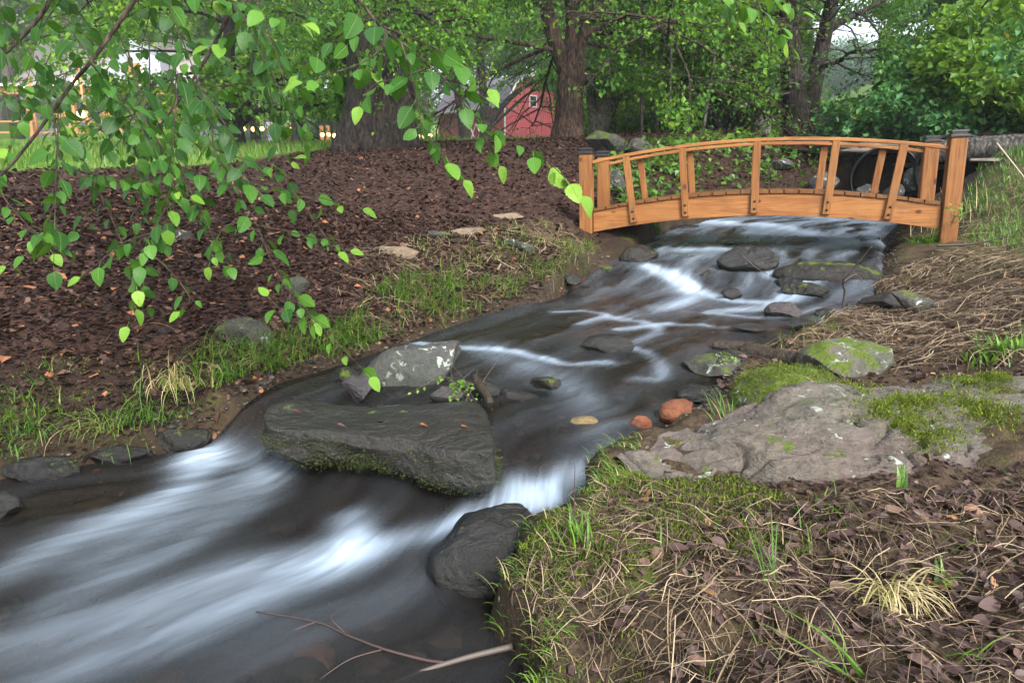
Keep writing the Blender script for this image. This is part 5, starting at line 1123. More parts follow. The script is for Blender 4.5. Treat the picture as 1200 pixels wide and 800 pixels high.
def tuft(px, py, n, L, az, mat, label, sp=.5, lean=.5, bend=2.0, w=.0017, spread=.03, name='grass_tuft', tone=.5, y=None):
    p = ground_at(px, py) if y is None else aty(px, py, y); P = np.c_[p[0] + rg.normal(0, spread, n), p[1] + rg.normal(0, spread * .6, n)]; Q = np.c_[P, (HG(P) if y is None else np.full(n, p[2]))]
    V, F, A = bladesVF(Q, rg.normal(az, sp, n), L * rg.uniform(.6, 1.15, n), w * rg.uniform(.7, 1.3, n), np.abs(rg.normal(lean, .25, n)), np.abs(rg.normal(bend, .35, n)), np.clip(rg.normal(tone, .25, n), 0, 1), 6)
    return tag(mk(name, V, F, mat, None, {'rnd': A}, False), label, 'grass')
tuft(208, 455, 46, .20, -1.3, M_hang, 'long pale grass hanging down the dark left bank beside the small waterfall', .35, .5, 2.0, tone=.62, y=2.02)
tuft(120, 505, 44, .15, -1.9, M_hang, 'green and straw coloured grass hanging from the left bank to the pool', .5, .4, 2.1, tone=.35, y=1.9)
tuft(330, 432, 50, .20, -2.3, M_grass, 'long grass blades trailing in the water above the left waterfall', .4, .6, 1.6, tone=.5)
tuft(520, 378, 40, .18, -2.6, M_hang, 'yellowish grass blades bent along the waterline of the bright bank', .4, .6, 1.5, tone=.3)
tuft(1035, 705, 90, .12, -1.4, M_hang, 'bleached dry grass clump bending over in the right foreground', 1.1, .35, 2.3, w=.0013, spread=.02, tone=.85)
tuft(1105, 690, 9, .055, .8, M_weed, 'fresh green sprout beside the bleached grass clump', 1.2, .3, .8, w=.003, spread=.005, name='sprout')
tuft(1058, 572, 6, .05, 1.2, M_weed, 'bright single green sprout below the moss clump of the outcrop', .6, .1, .4, w=.003, spread=.004, name='sprout')
tuft(1010, 795, 5, .14, 2.8, M_grass, 'broad blue-green grass blades at the bottom edge', .4, .9, .6, w=.003, spread=.01)
tuft(905, 690, 7, .13, 1.9, M_grass, 'few long green blades standing in the mossy mound', .6, .35, .5, w=.0012, spread=.008)
tuft(668, 640, 24, .07, 2.6, M_weed, 'small green weed at the left brow of the mossy mound', .9, .3, .8, w=.0022, spread=.02, name='weed', tone=.5)
tuft(850, 490, 16, .09, 2.4, M_grass, 'bright grass tuft in the water between mossy boulder and outcrop', .5, .5, .8, tone=.5, y=1.78)
tuft(960, 455, 14, .09, 3.0, M_hang, 'curved pale blades over the mossy boulder', .4, .7, 1.5, tone=.2, y=1.86)
tuft(1170, 415, 70, .07, 1.5, M_weed, 'patch of bright green weeds on the right bank above the outcrop', 2., .5, .8, w=.004, spread=.035, name='weed', tone=.6)
tuft(1110, 265, 34, .22, 1.4, M_hang, 'tall dry stems at the foot of the near right bridge post', .8, .15, .5, w=.0015, spread=.12, tone=.8)
tuft(1085, 285, 60, .10, -2.2, M_weed, 'green weeds under the right end of the bridge', 1.2, .6, 1.0, w=.004, spread=.04, name='weed', tone=.35)
tuft(770, 270, 60, .12, -1.6, M_weed, 'green weeds hanging under the left end of the bridge', 1., .5, 1.4, w=.004, spread=.045, name='weed', tone=.4)
# moss: short tufts on the stones they grow on
def moss_on(o, seeds, name='moss', n=2600, r=.06, hgt=.008, sel=None, tone=.5, mat=None):
    me = o.data; V = np.empty(len(me.vertices) * 3, np.float32); me.vertices.foreach_get('co', V); V = V.reshape(-1, 3); N = np.empty(len(me.vertices) * 3, np.float32); me.vertices.foreach_get('normal', N); N = N.reshape(-1, 3)
    loc = np.array(o.location); VW = V + loc; w = np.zeros(len(V))
    for px, py, y, rr, s in seeds:
        c = aty(px, py, y); w += s * np.exp(-((VW - c) ** 2).sum(1) / rr ** 2)
    w *= np.clip(fbm(VW * 22, 77, 3) * 2.2 + .75, 0, 1.5)
    if sel is not None: w *= sel(VW, N)
    if w.sum() <= 0: return
    i = rg.choice(len(V), n, p=w / w.sum()); P = V[i] + rg.normal(0, .007, (n, 3)); d = _nrm(N[i] + rg.normal(0, .55, (n, 3)) + [0, 0, .3])
    Vv, F, A = leavesVF(P - d * .002, d, rg.normal(size=(n, 3)), hgt * rg.uniform(.5, 1.5, n), MOSST, np.clip(rg.normal(tone, .28, n), 0, 1))
    m = mk(name, Vv, F, mat or M_mosst, o, {'rnd': A}, False); m['kind'] = 'stuff'
    return m
moss_on(outc, [(1060, 480, 1.62, .045, 1), (1040, 505, 1.55, .05, 1), (1075, 520, 1.5, .05, .8), (1130, 490, 1.65, .05, .5), (1160, 505, 1.55, .06, .5), (930, 500, 1.6, .018, .4), (1150, 440, 1.8, .07, .5), (1000, 450, 1.75, .05, .3)], n=18000, hgt=.008, tone=.66)
moss_on(stream_slab, [(520, 560, 1.66, .12, 1), (420, 545, 1.68, .12, 1), (340, 510, 1.75, .08, .7), (570, 545, 1.6, .05, .8)], n=5200, hgt=.0065, mat=leafmat('dark_moss', [(0, (.010, .017, .003)), (.5, (.030, .044, .006)), (1, (.085, .105, .014))], .7, .2), sel=lambda V, N: np.clip(1 - np.abs(N[:, 2]) * .9, 0, 1) * (V[:, 2] < .14))
for o in list(COL.objects):
    if o.name.startswith('rock') and o.get('label', '').startswith('moss covered boulder'): moss_on(o, [(900, 470, 2.0, .14, 1), (950, 455, 2.1, .1, .7)], n=9000, hgt=.008)
def moss_ground(poly, dens, hgt):
    P = scatter(poly, dens, rg); nz_ = fbm(np.c_[P * 9, np.zeros(len(P))], 58, 3); P = P[(nz_ > rg.uniform(-.42, .22, len(P))) & (H(P, HSD) > .0)]; k = len(P)
    d = _nrm(np.array([0, 0, 1.]) + rg.normal(0, .5, (k, 3))); return leavesVF(P3(P, .003), d, rg.normal(size=(k, 3)), hgt * rg.uniform(.5, 1.5, k), MOSST, np.clip(rg.normal(.5, .28, k), 0, 1))
stuff('moss', [moss_ground(wpoly([(590, 690), (640, 600), (740, 560), (860, 560), (1000, 600), (930, 660), (780, 650), (700, 720), (640, 740)]), 60000, .009), moss_ground(wpoly([(590, 690), (640, 740), (740, 730), (760, 810), (620, 830)]), 45000, .008), moss_ground(E4, 5000, .010), moss_ground(E1, 3500, .010)], M_mosst, 'low green-gold moss cushions over the foreground mound and the left bank edge', 'moss')
def pebbles():
    P = scatter(np.array([(-2.6, .4), (-2.6, 2.1), (.9, 4.6), (2.6, 5.2), (3.2, 4.4), (2.0, 2.6), (.9, 1.7), (.4, .9)]), 1500, rg); sdv = H(P, HSD); P = P[(sdv > -.05) & (sdv < .10)]; P = P[~((P[:, 0] > -.2) & (P[:, 1] < 1.75))]; nb_ = len(P); B = scatter(np.array([(-2.2, .6), (-2.0, 1.6), (-.9, 1.9), (-.4, 2.6), (.6, 4.0), (1.6, 3.4), (.7, 2.2), (.2, 1.7), (-.05, 1.0)]), 95, rg); B = B[H(B, HSD) < -.06]; P = np.r_[P, B]; big_ = np.r_[np.zeros(nb_), np.ones(len(B))]; parts = []
    V0, F0 = ICO[3] if False else ico(2)
    for k in range(6):
        V = V0 * (1 + .22 * fbm(V0 * 1.6 + k * 9, k, 3))[:, None] * np.array([1, .75, .5]); Q = P[k::6]; n = len(Q); a = rg.random(n) * 6.28; sc = rg.uniform(.003, .010, n) * (1 + rg.random(n) ** 4); sc = np.where(big_[k::6] > 0, rg.uniform(.018, .055, n), sc)
        c_, s_ = np.cos(a), np.sin(a); W = np.stack([(V[None, :, 0] * c_[:, None] - V[None, :, 1] * s_[:, None]), (V[None, :, 0] * s_[:, None] + V[None, :, 1] * c_[:, None]), np.broadcast_to(V[None, :, 2], (n, len(V)))], -1) * sc[:, None, None] + P3(Q, .001)[:, None]
        parts.append((W.reshape(-1, 3), (np.arange(n) * len(V))[:, None, None].repeat(1, 1).reshape(-1, 1, 1).astype(int).reshape(n, 1, 1) .reshape(n, 1, 1) + F0[None], np.repeat(rg.random(n), len(V))))
    return [(v, f.reshape(-1, 3), a) for v, f, a in parts]
t = NT('pebble'); M_peb = t.done(t.pbr(t.ramp(t.attr('rnd'), [(0, (.012, .011, .010)), (.5, (.03, .028, .024)), (.85, (.075, .055, .038)), (1, (.16, .085, .04))]), .4, .5, t.bump(t.noise(t.wpos(), 160, 4), .4, .004)))
stuff('pebbles', pebbles(), M_peb, 'small wet pebbles and grit along both water edges', 'pebbles')
# the mown lawn behind the crest
def lawn():
    P = scatter(np.array([(-13, 4.6), (-4.4, 4.8), (-2.7, 6.4), (-2.1, 8.7), (0, 12), (4, 13), (6, 24), (-16, 26), (-16, 8)]), 260, rg); k = len(P)
    d = np.sqrt((P ** 2).sum(1)); return bladesVF(P3(P, -.01), rg.random(k) * 6.3, rg.uniform(.05, .11, k) * (1 + d * .03), .0035 * (1 + d * .06), np.abs(rg.normal(.25, .2, k)), np.abs(rg.normal(.6, .3, k)), np.clip(rg.normal(.52, .2, k), 0, .88), 2)
stuff('lawn_grass', [lawn()], M_grass, 'mown bright green grass of the lawn behind the bank crest', 'lawn')
# ferns and low plants on the bank under the railing
def bankplants():
    P = scatter(np.array([(.9, 5.4), (1.5, 6.0), (2.4, 6.6), (3.5, 7.0), (3.6, 8.2), (2.4, 8.2), (1.2, 7.6), (.6, 6.4)]), 45, rg); parts = []
    for p in P:
        if H(p[None], HSD)[0] < .06: continue
        z = hz(*p); m = rg.integers(5, 12); q = np.tile([p[0], p[1], z], (m, 1)) + rg.normal(0, .05, (m, 3)) * [1, 1, .6] + [0, 0, .05]
        d = _nrm(rg.normal(0, 1, (m, 3)) + [0, -.4, .2]); parts.append(leavesVF(q, d, _nrm(np.array([0, -.3, 1.]) + rg.normal(0, .4, (m, 3))), rg.uniform(.04, .085, m), LEAF4, np.clip(rg.normal(.35, .25, m), 0, 1)))
    return parts
stuff('ground_cover', bankplants(), M_weed, 'low green leafy plants scattered on the red clay bank behind the railing', 'ground cover')
# water plant on the driftwood
def sprig(px, py, y, n, size, label, ax=(0.1, -.3, -.5), L=.12):
    p = aty(px, py, y); t = Tree(int(px)); b = Birch(int(px))
    q = []
    for k in range(n):
        a = np.array(p) + rg.normal(0, .006, 3) * [1, .6, .5]; d = _nrm(np.array(ax) + rg.normal(0, .45, 3)); b.twig(np.array([a, a + d * L * .4 + [0, 0, .015], a + d * L * .7, a + d * L + [0, 0, -.02]]), size, .1, .012, .0012, .8, .5)
    Pp, Dd, Nn, Ss, Aa = (np.concatenate(v) for v in (b.P, b.D, b.N, b.S, b.A)); V, F, A = leavesVF(Pp, Dd, Nn, Ss, LEAF4, Aa)
    root = empty('water_plant', p, label, 'plant')
    for o in (b.w.build('stems', B_twig, root), mk('leaves', V, F, M_weed, root, {'rnd': A}, False)): o.matrix_parent_inverse = Matrix.Translation(-Vector(p))
sprig(536, 446, 2.10, 9, .020, 'bright green plant trailing from the driftwood down to the slab corner', (.35, -.55, -.35), .16)
sprig(842, 425, 2.2, 5, .018, 'small green plant growing on the flat stone at the near water edge', (0, 0, .8), .06)
sprig(1115, 262, 4.0, 5, .03, 'leafy green weed beside the near right bridge post', (.4, -.3, .6), .12)
# loose sticks and twigs
def stick(px, label, rad, mat=B_twig, name='twig', subs=()):
    mb = MB(); P = catmull(np.array(px), 30); V, F = tubeVF(P, np.linspace(rad, rad * .35, 30), 7, .08, 2); mb.add(V, F)
    for s_ in subs: V, F = tubeVF(catmull(np.array(s_), 14), np.linspace(rad * .5, rad * .2, 14), 5); mb.add(V, F)
    return tag(mb.build(name, mat), label, 'twig')
B_dtw = flat('dark_twig', (.045, .028, .024), .5)
A4 = lambda l: [aty(*p) for p in l]
stick(A4([(600, 757, 1.02), (540, 772, .995), (480, 792, .97), (400, 830, .92)]), 'grey stick sticking out of the water at the bottom edge', .006, flat('grey_stick', (.075, .06, .05), .6))
stick(A4([(520, 776, .99), (495, 772, 1.0), (450, 760, 1.02), (410, 745, 1.055), (370, 728, 1.09), (300, 716, 1.125)]), 'thin dark forked twig lying across the water in the foreground', .0032, B_dtw, subs=[A4([(405, 742, 1.06), (388, 724, 1.06), (386, 706, 1.06)]), A4([(450, 760, 1.02), (410, 772, .99), (375, 795, .96)]), A4([(370, 728, 1.09), (345, 738, 1.075), (333, 746, 1.06)])])
stick(A4([(987, 362, 3.3), (990, 342, 3.3), (988, 330, 3.28), (1000, 315, 3.25), (1022, 288, 3.2)]), 'bare reddish twig standing in the shallows by the long low rock', .006, B_dtw, subs=[A4([(988, 332, 3.28), (1000, 325, 3.25), (1012, 330, 3.22)]), A4([(988, 330, 3.28), (1004, 322, 3.3), (1018, 340, 3.25)])])
stick(A4([(1098, 288, 3.7), (1140, 286, 3.5), (1185, 276, 3.3)]), 'grey broken stick lying on the dry grass of the right bank', .007, flat('grey_stick2', (.15, .13, .11), .7))
stick(A4([(1168, 168, 3.3), (1200, 208, 3.1), (1240, 260, 2.9)]), 'thin leaning pale stem at the right picture edge', .0045, flat('pale_stem', (.30, .24, .17), .7))
stick(A4([(-20, 375, 2.35), (60, 362, 2.45), (110, 352, 2.55)]), 'long dead stick lying on the mulch at the left edge', .006, flat('grey_stick3', (.12, .11, .10), .7))
stick(A4([(870, 300, 3.6), (884, 312, 3.55), (900, 322, 3.5)]), 'dark twig caught on the step boulder', .004, B_dtw)
stick(A4([(674, 640, 1.22), (673, 590, 1.24), (674, 540, 1.25)]), 'thin dark stalk standing on the brow of the mossy mound', .0016, B_dtw)
for q in range(5):
    x = 515 + q * 14; stick(A4([(x, 474, 2.0), (x + rg.uniform(-20, 20), 452, 2.05), (x + rg.uniform(-30, 40), 425 + rg.uniform(-10, 12), 2.1)]), ['dead twig rising from the slab leftmost of the tangle', 'dead twig crossing the pointed grey rock', 'dead twig standing among the trailing plant', 'thin dead twig over the driftwood stub', 'dead twig pointing right above the black corner stone'][q], .0022, B_dtw)
# single fallen leaves lying on the slab
for q, (px, py, c, lb) in enumerate([(492, 497, (.28, .08, .025), 'small orange leaf lying on the slab, left of two'), (540, 499, (.24, .075, .025), 'small orange leaf on the slab nearest its right corner'), (343, 481, (.10, .02, .02), 'dark red leaf on the left end of the slab'), (395, 497, (.13, .06, .06), 'pinkish dead leaf on the front edge of the slab')]):
    p = atz(px, py, .182); V, F, A = leavesVF(p[None], np.array([[.9, .3, .05]]), np.array([[0, 0, 1.]]), np.array([.022]), rsoft, np.zeros(1), np.array([.45])); tag(mk('fallen_leaf', V, F, flat('fallen_leaf', c, .5)), lb, 'leaf')
# ------------------------------------------------------------------ barn, house, lights, sign
t = NT('barn_red'); v = t.coord((1, 1, 1)); nA = t.noise(t.coord((3.2, 3.2, .35)), 3, 5, .6); nB = t.noise(v, 1.2, 4); pl = t.n('ShaderNodeTexWave', wave_type='BANDS', bands_direction='X'); dv_ = t.n('ShaderNodeVectorMath', operation='DOT_PRODUCT'); t.l(t.coord((1, 1, 1)), dv_.inputs[0]); dv_.inputs[1].default_value = (1, 1, 0); cx_ = t.n('ShaderNodeCombineXYZ'); t.l(dv_.outputs['Value'], cx_.inputs[0]); t.l(cx_.outputs[0], pl.inputs[0]); pl.inputs['Scale'].default_value = 1.6
c = t.mix(t.ramp(nA, [(.35, 0), (.65, 1)]), (.42, .055, .075), (.58, .11, .13)); c = t.mix(t.math('MULTIPLY', t.ramp(nB, [(.5, 0), (.7, 1)]), .5), c, (.22, .10, .10)); c = t.mix(t.ramp(pl.outputs['Fac'], [(.0, .7), (.08, 0)]), c, (.10, .015, .02))
M_barn = t.done(t.pbr(c, .7, .3)); M_roof = flat('shingle', (.15, .145, .18), .8); M_wht = flat('white_trim', (.74, .74, .75), .5); M_win = flat('dark_window', (.02, .025, .03), .1)
def barn():
    c0 = aty(592, 165, 58); c1 = aty(514, 165, 66); zg = .8 + 58 * .0525
    ex = np.array([c1[0] - c0[0], 8.0]); L = np.hypot(*ex); yaw = math.atan2(ex[1], ex[0])
    root = empty('barn', (c0[0], 58, zg), 'faded red gambrel-roofed barn with white trim behind the forked tree', 'barn', rot=(0, 0, yaw - math.pi / 2))
    # local: y along the ridge (away), x across the gable to the right
    W = 5.9; zb = -.9; prof = [(0, 2.75), (.55, 3.55), (1.05, 4.25), (W / 2, 5.1), (W - 1.05, 4.25), (W - .55, 3.55), (W, 2.75)]
    g_ = [(0, zb)] + prof + [(W, zb)]; n = len(g_)
    for nm, y in (('gable_wall', 0), ('back_wall', L)):
        V = np.r_[[(x, y, z) for x, z in g_], [(x, y + (.12 if y == 0 else -.12), z) for x, z in g_]]
        F = [tuple(range(n - 1, -1, -1)), tuple(range(n, 2 * n))] + [(i, (i + 1) % n, n + (i + 1) % n, n + i) for i in range(n)]
        me = bpy.data.meshes.new(nm); me.from_pydata([tuple(v) for v in V], [], F); me.materials.append(M_barn); o = bpy.data.objects.new(nm, me); COL.objects.link(o); o.parent = root
    for x in (0.0, W - .12): mk('side_wall', boxV(x, x + .12, .123, L - .123, zb, 2.74), BOXF, M_barn, root, smooth=False)
    ov = [(-.35, 2.55), (-.02, 2.82), (.5, 3.66), (1.0, 4.38), (W / 2, 5.24), (W - 1.0, 4.38), (W - .5, 3.66), (W + .02, 2.82), (W + .35, 2.55)]
    def sheet(y0, y1, off, th, mat, nm):
        a = np.array(ov); V = []
        for y in (y0, y1):
            V += [(x, y, z + off) for x, z in a] + [(x, y, z + off - th) for x, z in a]
        k = len(a); F = []
        for i in range(k - 1): F += [(i, i + 1, 2 * k + i + 1, 2 * k + i), (k + i, 3 * k + i, 3 * k + i + 1, k + i + 1), (i, k + i, k + i + 1, i + 1), (2 * k + i, 2 * k + i + 1, 3 * k + i + 1, 3 * k + i)]
        F += [(0, 2 * k, 3 * k, k), (k - 1, 2 * k - 1, 4 * k - 1, 3 * k - 1)]
        return mk(nm, np.array(V), np.array(F), mat, root, smooth=False)
    sheet(-.25, L + .25, .06, .10, M_roof, 'roof'); sheet(-.34, -.26, .07, .22, M_wht, 'rake_trim')
    mk('eave_trim', boxV(-.42, -.36, -.25, L + .25, 2.42, 2.60), BOXF, M_wht, root, smooth=False); mk('downspout', boxV(-.10, -.004, -.06, .04, .2, 2.55), BOXF, M_wht, root, smooth=False)
    w = mk('window', boxV(2.5, 3.3, -.06, .02, 2.55, 3.5), BOXF, M_wht, root, smooth=False); mk('pane', boxV(2.6, 3.2, -.08, -.065, 2.64, 3.0), BOXF, M_win, w, smooth=False); mk('pane', boxV(2.6, 3.2, -.08, -.065, 3.06, 3.41), BOXF, M_win, w, smooth=False)
    d = mk('door', boxV(-.06, -.004, L * .28, L * .28 + 2.2, zb, 1.5), BOXF, M_barn, root, smooth=False)
    for q in range(2):
        a = L * .28 + .1 + q * 1.05; bm_ = [(a, -.2, a + .95, 1.3), (a, 1.3, a + .95, -.2)]; mb = MB()
        for y0, z0, y1, z1 in bm_:
            V, F = tubeVF(np.array([(-.09, y0, z0), (-.09, y1, z1)]), .05, 4); mb.add(V, F)
        mb.build('door_brace', M_wht, d, False)
    for z in (2.28,): mk('belt_board', boxV(.0, W, -.03, -.004, z, z + .08), BOXF, flat('faded_red', (.5, .16, .17), .7), root, smooth=False)
barn()
M_side = flat('blue_grey_siding', (.30, .31, .37), .6); M_cedar = flat('porch_wood', (.30, .14, .055), .6); M_pale = flat('pale_roof', (.30, .27, .28), .7)
def lampmat(name, col, s):
    t = NT(name); e = t.n('ShaderNodeEmission'); e.inputs[0].default_value = (*col, 1); e.inputs[1].default_value = s; return t.done(e)
M_bulb = lampmat('warm_bulb', (1, .50, .12), 4); M_lamp = lampmat('porch_bulb', (1, .62, .22), 9); M_glow = lampmat('lit_window', (1, .55, .18), .3)
def house():
    y = 34; gx = aty(140, 165, y); z = hz(gx[0], y)
    root = empty('house', (gx[0], y, z), 'grey-blue house with a lit wooden porch behind the hanging birch leaves', 'house')
    B = lambda nm, a, m, p=root: mk(nm, boxV(*a), BOXF, m, p, smooth=False)
    B('wall', (-6.2, 2.2, 2.6, 9, -.6, 2.9), M_side)
    V = np.array([(-6.8, 2.2, 2.85), (2.8, 2.2, 2.85), (2.8, 6, 5.6), (-6.8, 6, 5.6), (-6.8, 9.5, 2.85), (2.8, 9.5, 2.85)]); V2 = np.r_[V, V - [0, 0, .14]]
    mk('roof', V2, np.array([(0, 1, 2, 3), (3, 2, 5, 4), (6, 9, 8, 7), (9, 10, 11, 8), (0, 6, 7, 1), (4, 5, 11, 10), (0, 3, 9, 6), (3, 4, 10, 9), (1, 7, 8, 2), (2, 8, 11, 5)]), M_pale, root, smooth=False)
    dv = np.array([(-1.2, 2.0, 2.6), (1.4, 2.0, 2.6), (1.4, 2.0, 3.9), (.1, 2.0, 5.0), (-1.2, 2.0, 3.9)]); dv = np.r_[dv, dv + [0, 3, 0]]
    me = bpy.data.meshes.new('dormer'); me.from_pydata([tuple(v) for v in dv], [], [(0, 1, 2, 3, 4), (9, 8, 7, 6, 5), (1, 6, 7, 2), (2, 7, 8, 3), (3, 8, 9, 4), (4, 9, 5, 0), (0, 5, 6, 1)]); me.materials.append(M_side); do = bpy.data.objects.new('dormer', me); COL.objects.link(do); do.parent = root
    w = B('window', (-.35, .55, 1.93, 1.99, 2.95, 3.9), M_wht, do); B('pane', (-.25, .45, 1.90, 1.925, 3.05, 3.8), M_glow, w)
    for x in (-4.6, -2.2, 1.2): w = B('window', (x, x + .9, 2.52, 2.595, .6, 1.9), M_wht); B('pane', (x + .1, x + .8, 2.49, 2.515, .7, 1.8), M_glow, w)
    B('porch_deck', (-6.2, 2.8, -.4, 2.59, -.25, -.05), M_cedar); B('porch_beam', (-6.2, 2.8, -.35, -.15, 2.1, 2.4), M_cedar)
    B('porch_roof', (-6.4, 3.0, -.6, 2.19, 2.42, 2.55), M_pale)
    for x in (-6.1, -4, -1.9, .2, 2.6): B('porch_post', (x, x + .18, -.34, -.16, -.05, 2.1), M_cedar)
    for zz in (.35, .85): B('porch_rail', (-5.9, 2.6, -.29, -.21, zz, zz + .08), M_cedar)
house()
# pale driveway strip in front of the house
px = np.array([aty(60, 165, 27), aty(200, 165, 24), aty(320, 165, 26), aty(440, 165, 30)]); cl = catmull(px[:, :2], 60); nrm_ = np.c_[-np.gradient(cl[:, 1]), np.gradient(cl[:, 0])]; nrm_ = _nrm(nrm_)
rows = [np.c_[cl + nrm_ * o_, H(cl + nrm_ * o_) + .03] for o_ in np.linspace(-1.6, 1.6, 9)]; V = np.concatenate(rows); i = np.arange(8)[:, None] * 60 + np.arange(59)[None]
tag(mk('driveway', V, np.stack([i, i + 1, i + 61, i + 60], -1).reshape(-1, 4), flat('gravel', (.34, .31, .30), .9)), kind='structure')
# garlands of bulbs strung between short posts
def sphere(c, r, lv=3): V, F = ICO[lv]; return V * r + c, F
def garland(pts, y, label, posts):
    q0 = aty(pts[0][0], pts[0][1], y); root = empty('string_lights', q0, label, 'string lights', 'strings of warm light bulbs')
    Q = np.array([aty(px, py, y) for px, py in pts]); pi = Matrix.Translation(-Vector(q0)); wire = []
    for a, b in zip(Q[:-1], Q[1:]):
        for f in np.linspace(0, 1, 6)[:-1]: wire.append(a * (1 - f) + b * f + np.array([0, 0, .16 - .10 * math.sin(math.pi * f)]))
    wire.append(Q[-1] + [0, 0, .16]); V, F = tubeVF(np.array(wire), .012, 4); o = mk('wire', V, F, M_cap, root); o.matrix_parent_inverse = pi
    for q in Q:
        V, F = sphere(q, .085); b = mk('bulb', V, F, M_bulb, root); b.matrix_parent_inverse = pi; V, F = tubeVF(np.array([q + [0, 0, .08], q + [0, 0, .17]]), .03, 8); s_ = mk('socket', V, F, M_cap, b); 
    for px, lb in posts:
        p = aty(px, 165, y + .1); z = hz(p[0], p[1]); tz = aty(px, 150, y)[2] + .1; tag(mk('light_post', boxV(p[0] - .07, p[0] + .07, p[1] - .07, p[1] + .07, z - .1, tz), BOXF, M_cedar, smooth=False), lb, 'post', 'posts carrying the light strings')
garland([(262, 150), (274, 152), (285.7, 151), (296.7, 151.5), (307, 151), (318, 153), (329.7, 153), (340, 152)], 30, 'string of warm bulbs running past the white sign', [(340, 'short wooden light post beside the tree with two parallel trunks')])
garland([(340, 152), (362, 158.5), (377.7, 158), (385, 158), (392, 159), (396.5, 159), (403, 159), (407, 158.5), (418, 159), (430, 158)], 31, 'string of warm bulbs ending behind the massive trunk', [(377.7, 'short wooden light post left of a pair beside the massive trunk'), (385, 'short wooden light post right of a pair beside the massive trunk')])
garland([(470, 158), (479, 160), (484, 160), (490, 160), (497, 160), (504, 159)], 32, 'string of warm bulbs between the massive trunk and the barn', [(483, 'short wooden light post between the massive trunk and the barn')])
for q, (px, py, y, r, lb) in enumerate([(87, 95, 32, .13, 'glowing warm lamp high on the porch among the birch leaves'), (95, 134, 31, .16, 'brightest glowing lamp at the porch front'), (28, 105, 32.5, .11, 'glowing lamp leftmost behind the birch leaves')]):
    p = aty(px, py, y); root = empty('porch_lamp', p, lb, 'lamp', 'porch lamps'); V, F = sphere(np.zeros(3), r); mk('bulb', V, F, M_lamp, root)
    V, F = tubeVF(np.array([(0, 0, r * .95), (0, 0, r + .25), (0, .4, r + .4)]), .025, 6); mk('bracket', V, F, M_cap, root); z = hz(p[0], p[1] + .4); V, F = tubeVF(np.array([(0, .45, z - p[2]), (0, .45, r + .5)]), .06, 8); mk('lamp_post', V, F, M_cedar, root)
# white sign board
p = aty(321.5, 165, 29); z = hz(p[0], 29); sg = empty('sign', (p[0], 29, z), 'white board sign with two rows of grey lettering on two legs', 'sign')
zt = aty(321, 143.5, 29)[2] - z; zb_ = aty(321, 150, 29)[2] - z
mk('board', boxV(-.30, .30, -.03, .03, zb_, zt), BOXF, M_wht, sg, smooth=False); mk('top_trim', boxV(-.31, .31, -.04, .04, zt + .002, zt + .03), BOXF, M_cedar, sg, smooth=False); mk('bottom_trim', boxV(-.31, .31, -.04, .04, zb_ - .03, zb_ - .002), BOXF, M_cedar, sg, smooth=False)
for x in (-.2, .2): mk('leg', boxV(x - .03, x + .03, -.03, .03, -.1, zb_ - .033), BOXF, M_side, sg, smooth=False)
mb = MB(); r2 = np.random.default_rng(5)
for row in range(2):
    x = -.25
    while x < .22:
        w_ = r2.uniform(.018, .04); h = (zt - zb_); mb.add(boxV(x, x + w_, -.036, -.031, zb_ + h * (.56 - .40 * row), zb_ + h * (.86 - .40 * row)), BOXF); x += w_ + (.014 if r2.random() < .8 else .045)
mb.build('lettering', flat('grey_lettering', (.20, .20, .22), .6), sg, False)
p = aty(325, 165, 28.6); z = hz(p[0], 28.6); bx_ = empty('planter_box', (p[0], 28.6, z), 'blue-grey box standing under the white sign', 'box')
mk('box', boxV(-.28, .28, -.2, .2, -.05, .50), BOXF, M_side, bx_, smooth=False); mk('lid', boxV(-.31, .31, -.23, .23, .503, .55), BOXF, M_side, bx_, smooth=False)
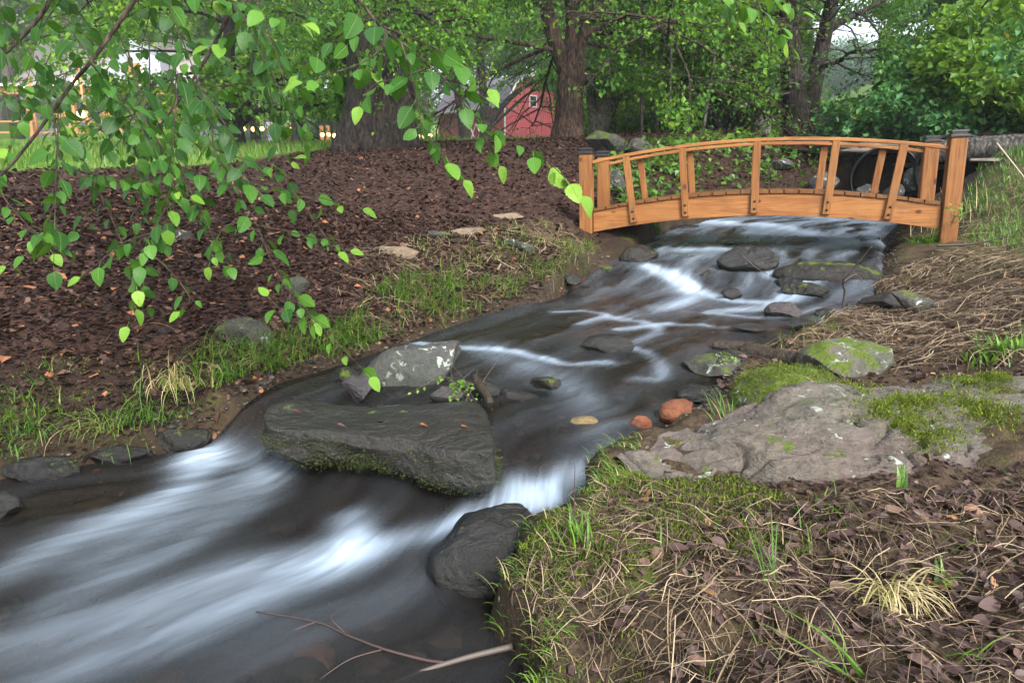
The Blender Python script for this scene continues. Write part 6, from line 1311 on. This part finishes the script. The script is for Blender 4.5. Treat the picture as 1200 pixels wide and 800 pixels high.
# ------------------------------------------------------------------ camera, light, air
cam = bpy.data.cameras.new('camera'); co = bpy.data.objects.new('camera', cam); COL.objects.link(co)
cam.lens = 24; cam.sensor_width = 36; cam.clip_start = .05; cam.clip_end = 2000
co.location = (0, 0, CAMZ); co.rotation_euler = (math.pi / 2 - PITCH, 0, 0); scn.camera = co
w = bpy.data.worlds.new('World'); scn.world = w; w.use_nodes = True; nt = w.node_tree; nt.nodes.clear()
sk = nt.nodes.new('ShaderNodeTexSky'); sk.sky_type = 'NISHITA'; sk.sun_disc = False; sk.sun_elevation = R(40); sk.sun_rotation = R(SUN_AZ)
sk.air_density = 1.0; sk.dust_density = 4.0; sk.ozone_density = 1.0
hs = nt.nodes.new('ShaderNodeHueSaturation'); hs.inputs['Saturation'].default_value = .46
bg = nt.nodes.new('ShaderNodeBackground'); bg.inputs[1].default_value = .13; wo = nt.nodes.new('ShaderNodeOutputWorld')
nt.links.new(sk.outputs[0], hs.inputs['Color']); nt.links.new(hs.outputs[0], bg.inputs[0]); nt.links.new(bg.outputs[0], wo.inputs[0])
sl = bpy.data.lights.new('sun', 'SUN'); sl.energy = 1.5; sl.angle = R(14); sl.color = (1, .97, .93)
so = bpy.data.objects.new('sun', sl); COL.objects.link(so)
az = R(SUN_AZ); el = R(40); sd_ = Vector((math.sin(az) * math.cos(el), math.cos(az) * math.cos(el), math.sin(el)))
so.rotation_euler = sd_.to_track_quat('Z', 'Y').to_euler(); so.location = (0, 0, 30)
vs = scn.view_settings; vs.view_transform = 'Standard'; vs.look = 'None'; vs.gamma = 1; vs.use_curve_mapping = False; vs.exposure = EXPO
cy = scn.cycles; cy.use_denoising = True; cy.max_bounces = 7; cy.diffuse_bounces = 3; cy.glossy_bounces = 3; cy.transmission_bounces = 4; cy.transparent_max_bounces = 10; cy.volume_bounces = 0
cy.caustics_reflective = False; cy.caustics_refractive = False; cy.sample_clamp_indirect = 6
cy.use_adaptive_sampling = True; cy.adaptive_threshold = .01
try: cy.denoiser = 'OPENIMAGEDENOISE'
except Exception: pass
if HAZE:
    hv = boxV(-300, 300, -48, 292, -3, 62)
    t = NT('haze'); pv = t.n('ShaderNodeVolumePrincipled'); pv.inputs['Color'].default_value = (.86, .95, 1, 1); pv.inputs['Density'].default_value = HAZE
    pv.inputs['Anisotropy'].default_value = 0
    t.l(pv.outputs[0], t.out.inputs['Volume'])
    tag(mk('haze', hv, BOXF, t.m, smooth=False), kind='stuff')
